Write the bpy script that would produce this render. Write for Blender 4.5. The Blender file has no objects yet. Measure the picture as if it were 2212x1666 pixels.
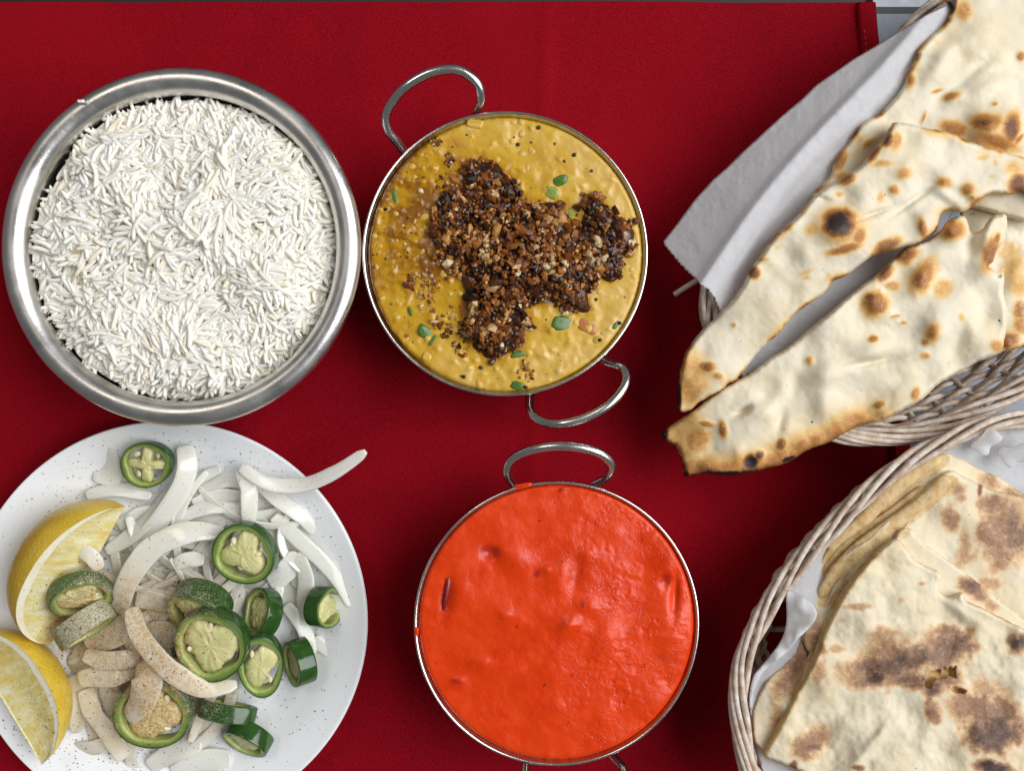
import bpy, math, random
import numpy as np
from mathutils import Vector, Matrix, Euler
random.seed(7); RNG = np.random.default_rng(7)
SC = bpy.context.scene; COL = SC.collection
# ------------------------------------------------------------------ camera, world, light
H = 0.48; F = 1995.0; CX, CY = 1106.0, 833.0          # camera height (m), focal length and centre in photo units
cam_d = bpy.data.cameras.new('camera'); cam = bpy.data.objects.new('camera', cam_d); COL.objects.link(cam)
cam.location = (0, 0, H); cam_d.sensor_fit = 'HORIZONTAL'; cam_d.angle = 2*math.atan(CX/F)
cam_d.clip_start = 0.01; cam_d.clip_end = 50; SC.camera = cam
W = bpy.data.worlds.new('World'); SC.world = W; W.use_nodes = True
W.node_tree.nodes['Background'].inputs[0].default_value = (0.95, 0.97, 1.0, 1)
W.node_tree.nodes['Background'].inputs[1].default_value = 0.11
def area(name, loc, aim, sx, sy, power, col):
    l = bpy.data.lights.new(name, 'AREA'); l.shape = 'RECTANGLE'; l.size = sx; l.size_y = sy; l.energy = power; l.color = col
    o = bpy.data.objects.new(name, l); COL.objects.link(o); o.location = loc
    o.rotation_euler = (Vector(aim)-Vector(loc)).to_track_quat('-Z', 'Y').to_euler(); return o
area('window_light', (1.75, 0.30, 1.95), (0.0, 0.0, 0.02), 2.3, 2.3, 92, (0.97, 0.985, 1.0))
area('room_light', (-0.9, 1.1, 2.0), (0, 0, 0.02), 0.6, 0.6, 6, (1.0, 0.90, 0.78))
SC.view_settings.view_transform = 'Standard'; SC.view_settings.look = 'None'
SC.view_settings.exposure = 0.18; SC.view_settings.gamma = 1.0; SC.view_settings.use_curve_mapping = False
SC.render.engine = 'CYCLES'; SC.cycles.use_denoising = True; SC.cycles.max_bounces = 10; SC.cycles.diffuse_bounces = 6; SC.cycles.transparent_max_bounces = 12
SC.cycles.sample_clamp_indirect = 6.0

# ------------------------------------------------------------------ helpers
def P(px, py, z):
    px, py, z = np.broadcast_arrays(np.asarray(px, float), np.asarray(py, float), np.asarray(z, float))
    k = (H-z)/F
    return np.stack([(px-CX)*k, (CY-py)*k, z], -1)
def proj(co):
    k = F/(H-co[..., 2]); return CX+co[..., 0]*k, CY-co[..., 1]*k
def zoom(ox, oy, s): return lambda pts: [(ox+p[0]*s, oy+p[1]*s)+tuple(p[2:]) for p in pts]
V1 = zoom(0, 886.7, 1/2.1387); V2 = zoom(1418.7, 0, .35862); V3 = zoom(1418.7, 532, .35862)
V4 = zoom(1536.9, 886.7, .4675); V5 = zoom(768.5, 118.2, .4969); V6 = zoom(0, 118.2, .4969); V7 = zoom(857.1, 916.2, .4498)

def _hash(i, j, s):
    n = (i.astype(np.int64)*374761393 + j.astype(np.int64)*668265263 + s*1274126177) & 0x7fffffff
    n = ((n ^ (n >> 13))*1103515245) & 0x7fffffff
    n = ((n ^ (n >> 16))*668265263) & 0x7fffffff
    return (n & 0xffff)/65535.0
def vn(x, y, s=0):
    x = np.asarray(x, float); y = np.asarray(y, float)
    i = np.floor(x); j = np.floor(y); u = x-i; v = y-j; u = u*u*(3-2*u); v = v*v*(3-2*v)
    a = _hash(i, j, s); b = _hash(i+1, j, s); c = _hash(i, j+1, s); d = _hash(i+1, j+1, s)
    return (a*(1-u)+b*u)*(1-v)+(c*(1-u)+d*u)*v
def fbm(x, y, s=0, o=4):
    r = 0; a = .5; t = 0
    for k in range(o):
        r = r+a*vn(x*2**k, y*2**k, s+k*17); t += a; a *= .5
    return r/t
def sstep(a, b, x):
    t = np.clip((x-a)/(b-a), 0, 1); return t*t*(3-2*t)

def cat(pts, n=8, closed=False):
    P0 = np.asarray(pts, float); m = len(P0); out = []
    for i in range(m if closed else m-1):
        if closed: a, b, c, d = P0[(i-1) % m], P0[i], P0[(i+1) % m], P0[(i+2) % m]
        else: a, b, c, d = P0[max(i-1, 0)], P0[i], P0[i+1], P0[min(i+2, m-1)]
        for k in range(n):
            t = k/n
            out.append(.5*((2*b)+(-a+c)*t+(2*a-5*b+4*c-d)*t*t+(-a+3*b-3*c+d)*t**3))
    if not closed: out.append(P0[-1])
    return np.array(out)

def mk(name, verts, faces, mat, parent=None, base=(0, 0, 0), attrs=None, uv=None, smooth=True):
    v = np.asarray(verts, float)-np.asarray(base)
    me = bpy.data.meshes.new(name)
    if isinstance(faces, np.ndarray):
        n = faces.shape[1]; me.vertices.add(len(v)); me.vertices.foreach_set('co', v.ravel())
        me.loops.add(faces.size); me.loops.foreach_set('vertex_index', faces.ravel().astype(np.int32))
        me.polygons.add(len(faces)); me.polygons.foreach_set('loop_start', np.arange(0, faces.size, n, dtype=np.int32))
        me.update(calc_edges=True); me.validate()
    else:
        me.from_pydata(v.tolist(), [], faces); me.update()
    for k, a in (attrs or {}).items():
        at = me.attributes.new(k, 'FLOAT', 'POINT'); at.data.foreach_set('value', np.asarray(a, np.float32))
    if uv is not None:
        ul = me.uv_layers.new(name='UVMap'); li = np.zeros(len(me.loops), np.int32); me.loops.foreach_get('vertex_index', li)
        ul.data.foreach_set('uv', np.asarray(uv, np.float32)[li].ravel())
    if smooth: me.polygons.foreach_set('use_smooth', np.ones(len(me.polygons), bool))
    me.materials.append(mat)
    return link(name, me, parent, base if parent is None else (0, 0, 0))
def link(name, me, parent=None, loc=(0, 0, 0)):
    o = bpy.data.objects.new(name, me); COL.objects.link(o)
    if parent is not None: o.parent = parent
    o.location = loc; return o
def tag(o, label, cat_, group=None, kind=None):
    o['label'] = label; o['category'] = cat_
    if group: o['group'] = group
    if kind: o['kind'] = kind
    return o
def empty(name, loc): return link(name, None, None, tuple(loc))

def lathe(prof, n=128, cx=0, cy=0, closed=False, wob=None):
    p = np.asarray(prof, float); m = len(p); a = np.linspace(0, 2*math.pi, n, endpoint=False)
    r = p[None, :, 0]*np.ones((n, 1))
    if wob is not None: r = r+wob(a[:, None], p[None, :, 0], p[None, :, 1])
    v = np.stack([cx+r*np.cos(a)[:, None], cy+r*np.sin(a)[:, None], p[None, :, 1]*np.ones((n, 1))], -1).reshape(-1, 3)
    i = np.arange(n); j = np.arange(m if closed else m-1)
    I, J = np.meshgrid(i, j, indexing='ij'); I2 = (I+1) % n; J2 = (J+1) % m
    f = np.stack([I*m+J, I2*m+J, I2*m+J2, I*m+J2], -1).reshape(-1, 4)
    return v, f

def frames(path, up=(0, 0, 1)):
    p = np.asarray(path, float); t = np.gradient(p, axis=0); t /= np.linalg.norm(t, axis=1)[:, None]+1e-12
    s = np.cross(t, np.broadcast_to(np.asarray(up, float), t.shape)); s /= np.linalg.norm(s, axis=1)[:, None]+1e-9
    n = np.cross(s, t); return p, t, s, n
def tube(path, rad, sides=10, closed=False, flat=1.0):
    p, t, s, n = frames(path)
    if closed:
        t = np.roll(p, -1, 0)-np.roll(p, 1, 0); t /= np.linalg.norm(t, axis=1)[:, None]
        s = np.cross(t, [0, 0, 1.]); s /= np.linalg.norm(s, axis=1)[:, None]+1e-9; n = np.cross(s, t)
    m = len(p); r = np.broadcast_to(np.asarray(rad, float), (m,))
    a = np.linspace(0, 2*math.pi, sides, endpoint=False)
    v = p[:, None]+r[:, None, None]*(np.cos(a)[None, :, None]*s[:, None]+flat*np.sin(a)[None, :, None]*n[:, None])
    i = np.arange(m if closed else m-1); j = np.arange(sides); I, J = np.meshgrid(i, j, indexing='ij'); I2 = (I+1) % m; J2 = (J+1) % sides
    f = np.stack([I*sides+J, I*sides+J2, I2*sides+J2, I2*sides+J], -1).reshape(-1, 4)
    v = v.reshape(-1, 3)
    if not closed:
        v = np.vstack([v, p[0], p[-1]]); a0 = len(v)-2; j = np.arange(sides); J2 = (j+1) % sides
        e = np.concatenate([np.stack([np.full(sides, a0), J2, j, j], -1), np.stack([np.full(sides, a0+1), (m-1)*sides+j, (m-1)*sides+J2, (m-1)*sides+J2], -1)])
        f = [tuple(x) for x in f]+[tuple(x[:3]) for x in e]
    return v, f

def rbf(ctrl, sig=120.0):
    c = np.asarray(ctrl, float)
    def fn(x, y):
        d2 = (x[..., None]-c[:, 0])**2+(y[..., None]-c[:, 1])**2
        w = 1/(d2+sig**2)**1.5; return (w*c[:, 2]).sum(-1)/w.sum(-1)
    return fn

def poly_dist(px, py, poly):
    best = np.full(px.shape, 1e18); nx = np.zeros(px.shape); ny = np.zeros(px.shape); ins = np.zeros(px.shape, bool)
    m = len(poly)
    for i in range(m):
        x1, y1 = poly[i]; x2, y2 = poly[(i+1) % m]; dx, dy = x2-x1, y2-y1; L = dx*dx+dy*dy+1e-9
        t = np.clip(((px-x1)*dx+(py-y1)*dy)/L, 0, 1); qx = x1+t*dx; qy = y1+t*dy
        d = (px-qx)**2+(py-qy)**2; b = d < best
        best = np.where(b, d, best); nx = np.where(b, qx, nx); ny = np.where(b, qy, ny)
        if abs(dy) > 1e-9:
            c = ((y1 > py) != (y2 > py)) & (px < dx*(py-y1)/dy+x1); ins ^= c
    return np.where(ins, 1, -1)*np.sqrt(best), nx, ny
def jag(poly, amp, per=9.0, seed=0, smooth=True):
    """outline traced from the photograph -> dense, slightly ragged outline"""
    p = cat([q[:2] for q in poly], 5, True) if smooth else np.asarray([q[:2] for q in poly], float)
    out = []
    m = len(p)
    for i in range(m):
        a, b = p[i], p[(i+1) % m]; L = np.hypot(*(b-a)); k = max(1, int(L/4))
        for j in range(k): out.append(a+(b-a)*j/k)
    p = np.array(out); t = np.roll(p, -1, 0)-np.roll(p, 1, 0); t /= np.linalg.norm(t, axis=1)[:, None]+1e-9
    n = np.stack([-t[:, 1], t[:, 0]], -1)
    return p+n*((fbm(p[:, 0]/per, p[:, 1]/per, seed, 3)-.5)*2*amp)[:, None]

def sheet(poly, h, zfun, th, edge, relief=None, bottom=0.35):
    """solid slab filling an outline (photo units), its top a height field; returns verts, faces, px, py, inner distance"""
    poly = np.asarray(poly); x0, y0 = poly.min(0)-h; x1, y1 = poly.max(0)+h
    gx, gy = np.meshgrid(np.arange(x0, x1+h, h), np.arange(y0, y1+h, h), indexing='ij')
    sd, nx, ny = poly_dist(gx, gy, poly)
    keep = sd > -.35*h
    cell = keep[:-1, :-1] & keep[1:, :-1] & keep[1:, 1:] & keep[:-1, 1:]
    cnt = np.zeros(gx.shape, int)
    for a, b in ((0, 0), (1, 0), (1, 1), (0, 1)): cnt[a:a+cell.shape[0], b:b+cell.shape[1]] += cell
    bd = (cnt > 0) & (cnt < 4); used = cnt > 0
    gx = np.where(bd, nx, gx); gy = np.where(bd, ny, gy); sd = np.where(bd, 0, np.maximum(sd, .3))
    e = np.clip(sd/edge, 0, 1); prof = np.sqrt(np.clip(1-(1-e)**2, 0, 1))
    zb = zfun(gx, gy); rl = relief(gx, gy, sd) if relief is not None else 0
    zt = zb+prof*(th+rl); zo = zb-prof*th*bottom
    idt = np.full(gx.shape, -1); idt[used] = np.arange(used.sum()); nT = used.sum()
    inner = used & ~bd; ido = idt.copy(); ido[inner] = nT+np.arange(inner.sum())
    vt = P(gx[used], gy[used], zt[used]); vo = P(gx[inner], gy[inner], zo[inner])
    ci, cj = np.nonzero(cell)
    q = lambda I: np.stack([I[ci, cj], I[ci, cj+1], I[ci+1, cj+1], I[ci+1, cj]], -1)
    ft = q(idt); fo = q(ido)[:, ::-1]
    v = np.vstack([vt, vo]); f = np.vstack([ft, fo])
    X = np.concatenate([gx[used], gx[inner]]); Y = np.concatenate([gy[used], gy[inner]]); S = np.concatenate([sd[used], sd[inner]])
    return v, f, X, Y, S, nT

def ell(x, y, spots, seed=0, wob=.35, soft=.35, fq=.05):
    """sum (max) of irregular soft ellipses: (x, y, rx, ry, rot, strength)"""
    r = np.zeros_like(x); n1 = (fbm(x*fq, y*fq, seed, 4)-.5)*2; n2 = (fbm(x*fq, y*fq, seed+91, 4)-.5)*2
    for s in spots:
        a = math.radians(s[4]); c, d = math.cos(a), math.sin(a); rr = min(s[2], s[3])
        xx = x-s[0]+n1*wob*rr; yy = y-s[1]+n2*wob*rr
        u = (xx*c+yy*d)/s[2]; v = (-xx*d+yy*c)/s[3]; q = np.sqrt(u*u+v*v)
        r = np.maximum(r, s[5]*(1-sstep(1-soft, 1+soft, q)))
    return r
def bumps(x, y, bl):
    r = np.zeros_like(x)
    for s in bl:
        a = math.radians(s[4]); c, d = math.cos(a), math.sin(a); xx = x-s[0]; yy = y-s[1]
        u = (xx*c+yy*d)/s[2]; v = (-xx*d+yy*c)/s[3]; r = r+s[5]*np.exp(-(u*u+v*v)*1.2)
    return r
# spice powder lying on the salad: density over the plate (photo units)
DB = V1([(600, 1120, 230, 1.0), (400, 1030, 170, .75), (730, 1330, 170, 1.05), (950, 960, 170, .6), (230, 1480, 130, .55), (560, 700, 180, .30),
         (900, 380, 180, .28), (300, 300, 170, .22), (1130, 650, 200, .22), (480, 1560, 150, .5), (1000, 1400, 120, .55), (330, 960, 120, .7), (420, 830, 90, .5), (1300, 300, 120, .2), (750, 900, 120, .45)])
def dust(co):
    x, y = proj(co); r = np.full(x.shape, .07)
    for b in DB: r = r+.84*b[3]*np.exp(-((x-b[0])**2+(y-b[1])**2)/(2*(b[2]/2.1387)**2))
    return r

# ------------------------------------------------------------------ materials
class N:
    def __init__(s, name):
        s.m = bpy.data.materials.new(name); s.m.use_nodes = True; s.t = s.m.node_tree; s.b = s.t.nodes['Principled BSDF']; s.o = s.t.nodes['Material Output']
        s.co = s.t.nodes.new('ShaderNodeTexCoord')
    def L(s, a, b): s.t.links.new(a, b)
    def put(s, sock, v):
        if isinstance(v, bpy.types.NodeSocket): s.L(v, sock)
        elif isinstance(v, tuple) and len(v) == 3 and sock.type == 'RGBA': sock.default_value = v+(1,)
        else: sock.default_value = v
    def set(s, **k):
        nm = {'col': 'Base Color', 'rough': 'Roughness', 'metal': 'Metallic', 'sss': 'Subsurface Weight', 'srad': 'Subsurface Radius', 'sscale': 'Subsurface Scale',
              'coat': 'Coat Weight', 'crough': 'Coat Roughness', 'normal': 'Normal', 'sheen': 'Sheen Weight', 'spec': 'Specular IOR Level', 'aniso': 'Anisotropic', 'ior': 'IOR', 'trans': 'Transmission Weight', 'alpha': 'Alpha'}
        for a, v in k.items(): s.put(s.b.inputs[nm[a]], v)
        return s.m
    def vec(s, sc=(1, 1, 1), src='Object'):
        mp = s.t.nodes.new('ShaderNodeMapping'); s.L(s.co.outputs[src], mp.inputs[0]); mp.inputs['Scale'].default_value = sc; return mp.outputs[0]
    def noise(s, scale, detail=3, rough=.5, dist=0, v=None):
        n = s.t.nodes.new('ShaderNodeTexNoise'); s.L(v or s.co.outputs['Object'], n.inputs['Vector'])
        n.inputs['Scale'].default_value = scale; n.inputs['Detail'].default_value = detail; n.inputs['Roughness'].default_value = rough; n.inputs['Distortion'].default_value = dist
        return n.outputs[0]
    def vor(s, scale, feat='F1', v=None, rnd=1):
        n = s.t.nodes.new('ShaderNodeTexVoronoi'); n.feature = feat; s.L(v or s.co.outputs['Object'], n.inputs['Vector']); n.inputs['Scale'].default_value = scale; n.inputs['Randomness'].default_value = rnd
        return n.outputs['Distance']
    def wave(s, scale, v=None, dist=0):
        n = s.t.nodes.new('ShaderNodeTexWave'); s.L(v or s.co.outputs['Object'], n.inputs['Vector']); n.inputs['Scale'].default_value = scale; n.inputs['Distortion'].default_value = dist
        return n.outputs['Fac']
    def attr(s, name):
        n = s.t.nodes.new('ShaderNodeAttribute'); n.attribute_name = name; return n.outputs['Fac']
    def math(s, op, a, b=0.0, c=None, clamp=False):
        n = s.t.nodes.new('ShaderNodeMath'); n.operation = op; n.use_clamp = clamp; s.put(n.inputs[0], a); s.put(n.inputs[1], b)
        if c is not None: s.put(n.inputs[2], c)
        return n.outputs[0]
    def mr(s, v, a, b, c=0.0, d=1.0):
        n = s.t.nodes.new('ShaderNodeMapRange'); s.put(n.inputs[0], v)
        for i, q in enumerate((a, b, c, d)): s.put(n.inputs[i+1], q)
        return n.outputs[0]
    def ramp(s, f, stops):
        n = s.t.nodes.new('ShaderNodeValToRGB'); s.L(f, n.inputs[0]); e = n.color_ramp.elements
        while len(e) < len(stops): e.new(.5)
        for q, (p, c) in zip(e, stops): q.position = p; q.color = c+(1,)
        return n.outputs[0]
    def mix(s, f, a, b, mode='MIX'):
        n = s.t.nodes.new('ShaderNodeMix'); n.data_type = 'RGBA'; n.blend_type = mode; s.put(n.inputs['Factor'], f); s.put(n.inputs['A'], a); s.put(n.inputs['B'], b)
        return n.outputs['Result']
    def bump(s, h, strength=.5, dist=.001, prev=None):
        n = s.t.nodes.new('ShaderNodeBump'); s.L(h, n.inputs['Height']); n.inputs['Strength'].default_value = strength; n.inputs['Distance'].default_value = dist
        if prev is not None: s.L(prev, n.inputs['Normal'])
        return n.outputs[0]
    def thin(s, col, f):
        tr = s.t.nodes.new('ShaderNodeBsdfTranslucent'); s.put(tr.inputs[0], col); m1 = s.t.nodes.new('ShaderNodeMixShader'); m1.inputs[0].default_value = f
        s.L(s.b.outputs[0], m1.inputs[1]); s.L(tr.outputs[0], m1.inputs[2]); s.L(m1.outputs[0], s.o.inputs[0]); return s.m
    def dusted(s, col, amt=1.0, grey=False):
        """spice powder: fine tan grains and a few dark ones, thicker where the dust attribute is higher"""
        d = s.attr('dust'); g = s.noise(1900, 2, .7); g2 = s.noise(260, 4, .65)
        v = s.math('ADD', s.math('MULTIPLY', g, .72 if grey else .42), s.math('MULTIPLY', g2, .28 if grey else .58))
        lo = s.math('MULTIPLY_ADD', d, -.30*amt, .72)
        f = s.mr(v, lo, s.math('ADD', lo, .12), 0.0, .74)
        tint = s.ramp(s.noise(900, 1), [(.3, (.32, .16, .05)), (.5, (.57, .37, .16)), (.68, (.72, .54, .31))])
        if grey: tint = s.ramp(s.noise(1300, 1), [(.3, (.26, .22, .12)), (.5, (.50, .44, .30)), (.68, (.70, .63, .48))])
        c = s.mix(f, col, tint)
        k = s.mr(s.noise(800, 0), .76, .80, 0, .8)
        return s.mix(s.math('MULTIPLY', k, s.mr(d, .05, .5, .12, 1)), c, (.09, .04, .02)), f

def m_cloth():
    s = N('red_cotton'); a = s.wave(420, s.vec((1, .04, 1)), 3); b = s.wave(330, s.vec((.04, 1, 1)).node.outputs[0], 2)
    fine = s.noise(1, 2, .7, 0, s.vec((700, 2100, 700))); fine2 = s.noise(1, 2, .7, 0, s.vec((2200, 600, 600)))
    big = s.noise(9, 3, .5)
    c = s.mix(s.mr(fine, .3, .7), (.12, .0007, .0035), (.30, .0020, .011))
    c = s.mix(s.mr(fine2, .62, .78, 0, .55), c, (.46, .012, .02))
    c = s.mix(s.mr(big, .35, .7, 0, .35), c, (.36, .004, .010))
    h = s.math('ADD', fine, fine2)
    return s.set(col=c, rough=.9, spec=.08, normal=s.bump(h, .55, .0006))
def m_table():
    s = N('grey_laminate'); n = s.noise(300, 3)
    return s.set(col=s.mix(n, (.13, .155, .20), (.18, .21, .26)), rough=.38, normal=s.bump(n, .1, .0003))
def m_plain(name, col, rough=.5, **k):
    s = N(name); n = s.noise(220, 3, .6)
    return s.set(col=s.mix(s.mr(n, .3, .7), tuple(x*.86 for x in col), tuple(min(1, x*1.08) for x in col)), rough=rough, normal=s.bump(n, .15, .0004), **k)
def m_steel(name, rough=.26, warm=0.0):
    s = N(name); scr = s.noise(1, 3, .6, 0, s.vec((60, 60, 2500))); n = s.noise(60, 4, .6); f = s.noise(900, 2)
    sp = s.mr(s.noise(260, 4, .7), .62, .8, 0, .18)
    r = s.math('ADD', s.mr(n, .3, .75, rough*.75, rough*1.45), s.math('MULTIPLY', sp, .8))
    h = s.math('ADD', s.math('MULTIPLY', scr, .6), f)
    return s.set(col=s.mix(n, (.62, .605, .585), (.80, .785, .765)), metal=1.0, rough=r, normal=s.bump(h, .12, .0003))
def m_porcelain():
    s = N('white_porcelain'); c, f = s.dusted((.84, .855, .87), .62)
    return s.set(col=c, rough=s.mr(f, 0, 1, .16, .8), normal=s.bump(f, .3, .0003))
def m_rice():
    s = N('cooked_rice'); r = s.attr('rnd'); n = s.noise(300, 2)
    c = s.ramp(r, [(0, (.88, .78, .60)), (.35, (.92, .86, .73)), (.7, (.94, .90, .81)), (1, (.95, .93, .88))])
    return s.set(col=c, rough=.5, sss=.3, srad=(1, .95, .9), sscale=.002, spec=.25, normal=s.bump(n, .12, .0004)) and s.thin(c, .06)
def m_dal():
    s = N('yellow_lentil_dal'); o = s.attr('oil'); n = s.noise(70, 4, .6, .4); f = s.noise(420, 3, .6)
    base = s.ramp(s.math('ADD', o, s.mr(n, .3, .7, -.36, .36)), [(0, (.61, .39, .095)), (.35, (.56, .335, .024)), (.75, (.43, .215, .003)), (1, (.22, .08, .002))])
    base = s.mix(s.mr(s.noise(640, 2), .70, .78, 0, .7), base, (.22, .06, .01))
    base = s.mix(s.mr(f, .62, .75, 0, .4), base, (.68, .45, .13))
    h = s.math('ADD', s.math('MULTIPLY', f, .5), s.noise(180, 3, .6))
    return s.set(col=base, rough=s.mr(s.math('ADD', n, s.math('MULTIPLY', o, -.3)), .25, .6, .20, .5), sss=.15, srad=(1, .5, .1), sscale=.002, spec=.5, normal=s.bump(h, .16, .0010))
def m_curry():
    s = N('orange_red_curry'); w = s.attr('wrinkle'); n = s.noise(60, 4, .6, .5); f = s.noise(700, 3, .6)
    dv = s.t.nodes.new('ShaderNodeVectorMath'); dv.operation = 'MULTIPLY_ADD'
    nn = s.t.nodes.new('ShaderNodeTexNoise'); nn.inputs['Scale'].default_value = 130; nn.inputs['Detail'].default_value = 3; s.L(s.co.outputs['Object'], nn.inputs[0])
    s.L(nn.outputs['Color'], dv.inputs[0]); dv.inputs[1].default_value = (.012, .012, .012); s.L(s.co.outputs['Object'], dv.inputs[2])
    cr = s.vor(150, 'DISTANCE_TO_EDGE', dv.outputs[0]); crk = s.mr(cr, 0, .05, 1, 0)
    brk = s.mr(s.noise(45, 3, .6), .42, .58)
    crk = s.math('MULTIPLY', s.math('MULTIPLY', crk, brk), w)
    c = s.mix(s.mr(n, .3, .7), (.60, .032, .0005), (.72, .050, .0008))
    c = s.mix(s.mr(f, .66, .8, 0, .35), c, (.80, .09, .006))
    c = s.mix(s.math('MULTIPLY', crk, .55), c, (.52, .016, .002))
    c = s.mix(s.mr(s.noise(300, 1), .775, .80, 0, .8), c, (.18, .012, .004))
    c = s.mix(s.attr('dark'), c, (.26, .010, .006))
    h = s.math('SUBTRACT', s.math('MULTIPLY', s.noise(230, 4, .65, .6), .8), s.math('MULTIPLY', crk, .9))
    h = s.math('ADD', h, s.math('MULTIPLY', f, .15))
    return s.set(col=c, rough=s.mr(n, .3, .7, .24, .42), spec=.38, coat=0.0, crough=.2, sss=.04, srad=(1, .2, .05), sscale=.002, normal=s.bump(h, .24, .0010))
def m_bread(name, cream, stops, grit=.5, relief=.12):
    s = N(name); ch = s.attr('char'); g = s.attr('gold'); n = s.noise(120, 5, .65, .3); f = s.noise(700, 4, .65)
    v = s.math('ADD', ch, s.math('MULTIPLY', s.math('MULTIPLY', s.math('SUBTRACT', s.math('ADD', s.math('MULTIPLY', n, .5), s.math('MULTIPLY', f, .5)), .5), grit), s.mr(ch, 0, .35, .10, 1)))
    c = s.ramp(v, [(0, cream)]+stops)
    c = s.mix(s.mr(s.noise(38, 4, .6), .40, .68, 0, .8), c, tuple(x*y for x, y in zip(cream, (.98, .90, .74))), 'MIX')
    c = s.ramp(v, [(0, (1, 1, 1)), (.12, (1, 1, 1))]) and s.mix(s.mr(v, .05, .2), c, s.ramp(v, [(0, cream)]+stops))
    flour = s.mr(s.noise(520, 3, .6), .58, .72, 0, .25)
    c = s.mix(flour, c, tuple(min(1, x*1.1+.04) for x in cream))
    c = s.mix(s.mr(s.noise(560, 1), .785, .80, 0, .7), c, (.12, .09, .05))
    c = s.mix(s.math('MULTIPLY', g, s.mr(f, .3, .65, .45, 1)), c, s.mix(s.mr(n, .3, .7), (.38, .21, .045), (.66, .45, .17)))
    c = s.mix(s.mr(v, .55, .9), c, s.ramp(v, [(0, cream)]+stops))
    h = s.math('ADD', s.math('MULTIPLY', n, .45), s.math('MULTIPLY', f, .22))
    w = s.math('MULTIPLY', s.mr(s.noise(70, 3, .6), .50, .60), s.attr('wet'))
    return s.set(col=c, rough=s.mr(w, 0, 1, .62, .14), spec=.4, sss=.10, srad=(1, .7, .35), sscale=.0015, normal=s.bump(h, relief, .0011))
def m_paper(tint=(.95, .96, .98)):
    s = N('waxed_paper'); n = s.noise(240, 4, .65); b = s.noise(40, 3)
    c = s.mix(s.mr(n, .3, .7), tuple(x*.93 for x in tint), tint); bp = s.bump(s.math('ADD', n, s.math('MULTIPLY', b, 2)), .25, .0008)
    s.set(col=c, rough=.55, spec=.2, normal=bp)
    tr = s.t.nodes.new('ShaderNodeBsdfTranslucent'); s.put(tr.inputs[0], c); s.L(bp, tr.inputs[1])
    tp = s.t.nodes.new('ShaderNodeBsdfTransparent'); m1 = s.t.nodes.new('ShaderNodeMixShader'); m2 = s.t.nodes.new('ShaderNodeMixShader')
    m1.inputs[0].default_value = .6; s.L(s.b.outputs[0], m1.inputs[1]); s.L(tr.outputs[0], m1.inputs[2])
    s.put(m2.inputs[0], s.mr(n, .3, .7, .05, .13)); s.L(m1.outputs[0], m2.inputs[1]); s.L(tp.outputs[0], m2.inputs[2]); s.L(m2.outputs[0], s.o.inputs[0])
    return s.m
def m_wicker():
    s = N('whitewashed_wicker'); n = s.noise(1, 3, .6, 0, s.vec((160, 160, 160))); f = s.noise(900, 3, .6)
    c = s.ramp(n, [(.28, (.36, .25, .17)), (.45, (.55, .43, .34)), (.6, (.66, .58, .51)), (.75, (.76, .74, .72))])
    return s.set(col=s.mix(s.mr(f, .4, .75, 0, .35), c, (.34, .23, .15)), rough=.5, spec=.35, normal=s.bump(f, .3, .0005))
def m_onion():
    s = N('raw_onion'); st = s.noise(1, 2, .6, 0, s.vec((26, 1.2, 1), 'UV')); n = s.noise(60, 3)
    c = s.mix(s.mr(st, .3, .7), (.88, .87, .78), (.96, .96, .92)); c = s.mix(s.mr(n, .45, .7, 0, .35), c, (.84, .80, .60))
    d = s.attr('dust'); c = s.mix(s.math('MULTIPLY', s.mr(d, .25, .85, 0, .6), s.mr(s.noise(90, 3), .3, .7, .3, 1)), c, (.66, .44, .17)); c, f = s.dusted(c, .78)
    bp = s.bump(s.math('ADD', s.math('MULTIPLY', st, .5), s.math('MULTIPLY', f, .5)), .35, .0005)
    s.set(col=c, rough=s.mr(f, 0, 1, .17, .7), sss=.25, srad=(1, .97, .8), sscale=.003, spec=.5, coat=.35, crough=.1, alpha=s.mr(f, 0, 1, .86, 1), normal=bp)
    tr = s.t.nodes.new('ShaderNodeBsdfTranslucent'); s.put(tr.inputs[0], c); s.L(bp, tr.inputs[1]); m1 = s.t.nodes.new('ShaderNodeMixShader'); m1.inputs[0].default_value = .14
    s.L(s.b.outputs[0], m1.inputs[1]); s.L(tr.outputs[0], m1.inputs[2]); s.L(m1.outputs[0], s.o.inputs[0]); return s.m
def m_pepper(name, col, col2, rough, amt, sss=.1):
    s = N(name); n = s.noise(160, 3, .6); c = s.mix(s.mr(n, .3, .7), col, col2); c, f = s.dusted(c, amt, rough < .2)
    return s.set(col=c, rough=s.mr(f, 0, 1, rough, .8), sss=sss, srad=(.6, 1, .3), sscale=.0015, spec=.5, normal=s.bump(s.math('ADD', n, f), .3, .0005))
def m_flesh():
    s = N('green_chilli_flesh'); r = s.attr('rad'); n = s.noise(220, 3, .6)
    c = s.ramp(s.math('ADD', r, s.mr(n, .3, .7, -.1, .1)), [(.0, (.38, .44, .15)), (.25, (.20, .29, .065)), (.7, (.095, .165, .03)), (1, (.03, .075, .012))])
    c, f = s.dusted(c, .80); return s.set(col=c, rough=.32, sss=.12, srad=(.6, 1, .3), sscale=.0015, normal=s.bump(s.math('ADD', n, f), .3, .0004))
def m_rind():
    s = N('lemon_rind'); v = s.vor(520); n = s.noise(60, 3)
    c = s.mix(s.mr(n, .3, .7), (.66, .42, .03), (.76, .55, .07)); c, f = s.dusted(c, .30)
    return s.set(col=c, rough=.34, spec=.5, sss=.1, srad=(1, .7, .1), sscale=.002, normal=s.bump(v, .35, .0006))
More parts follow.
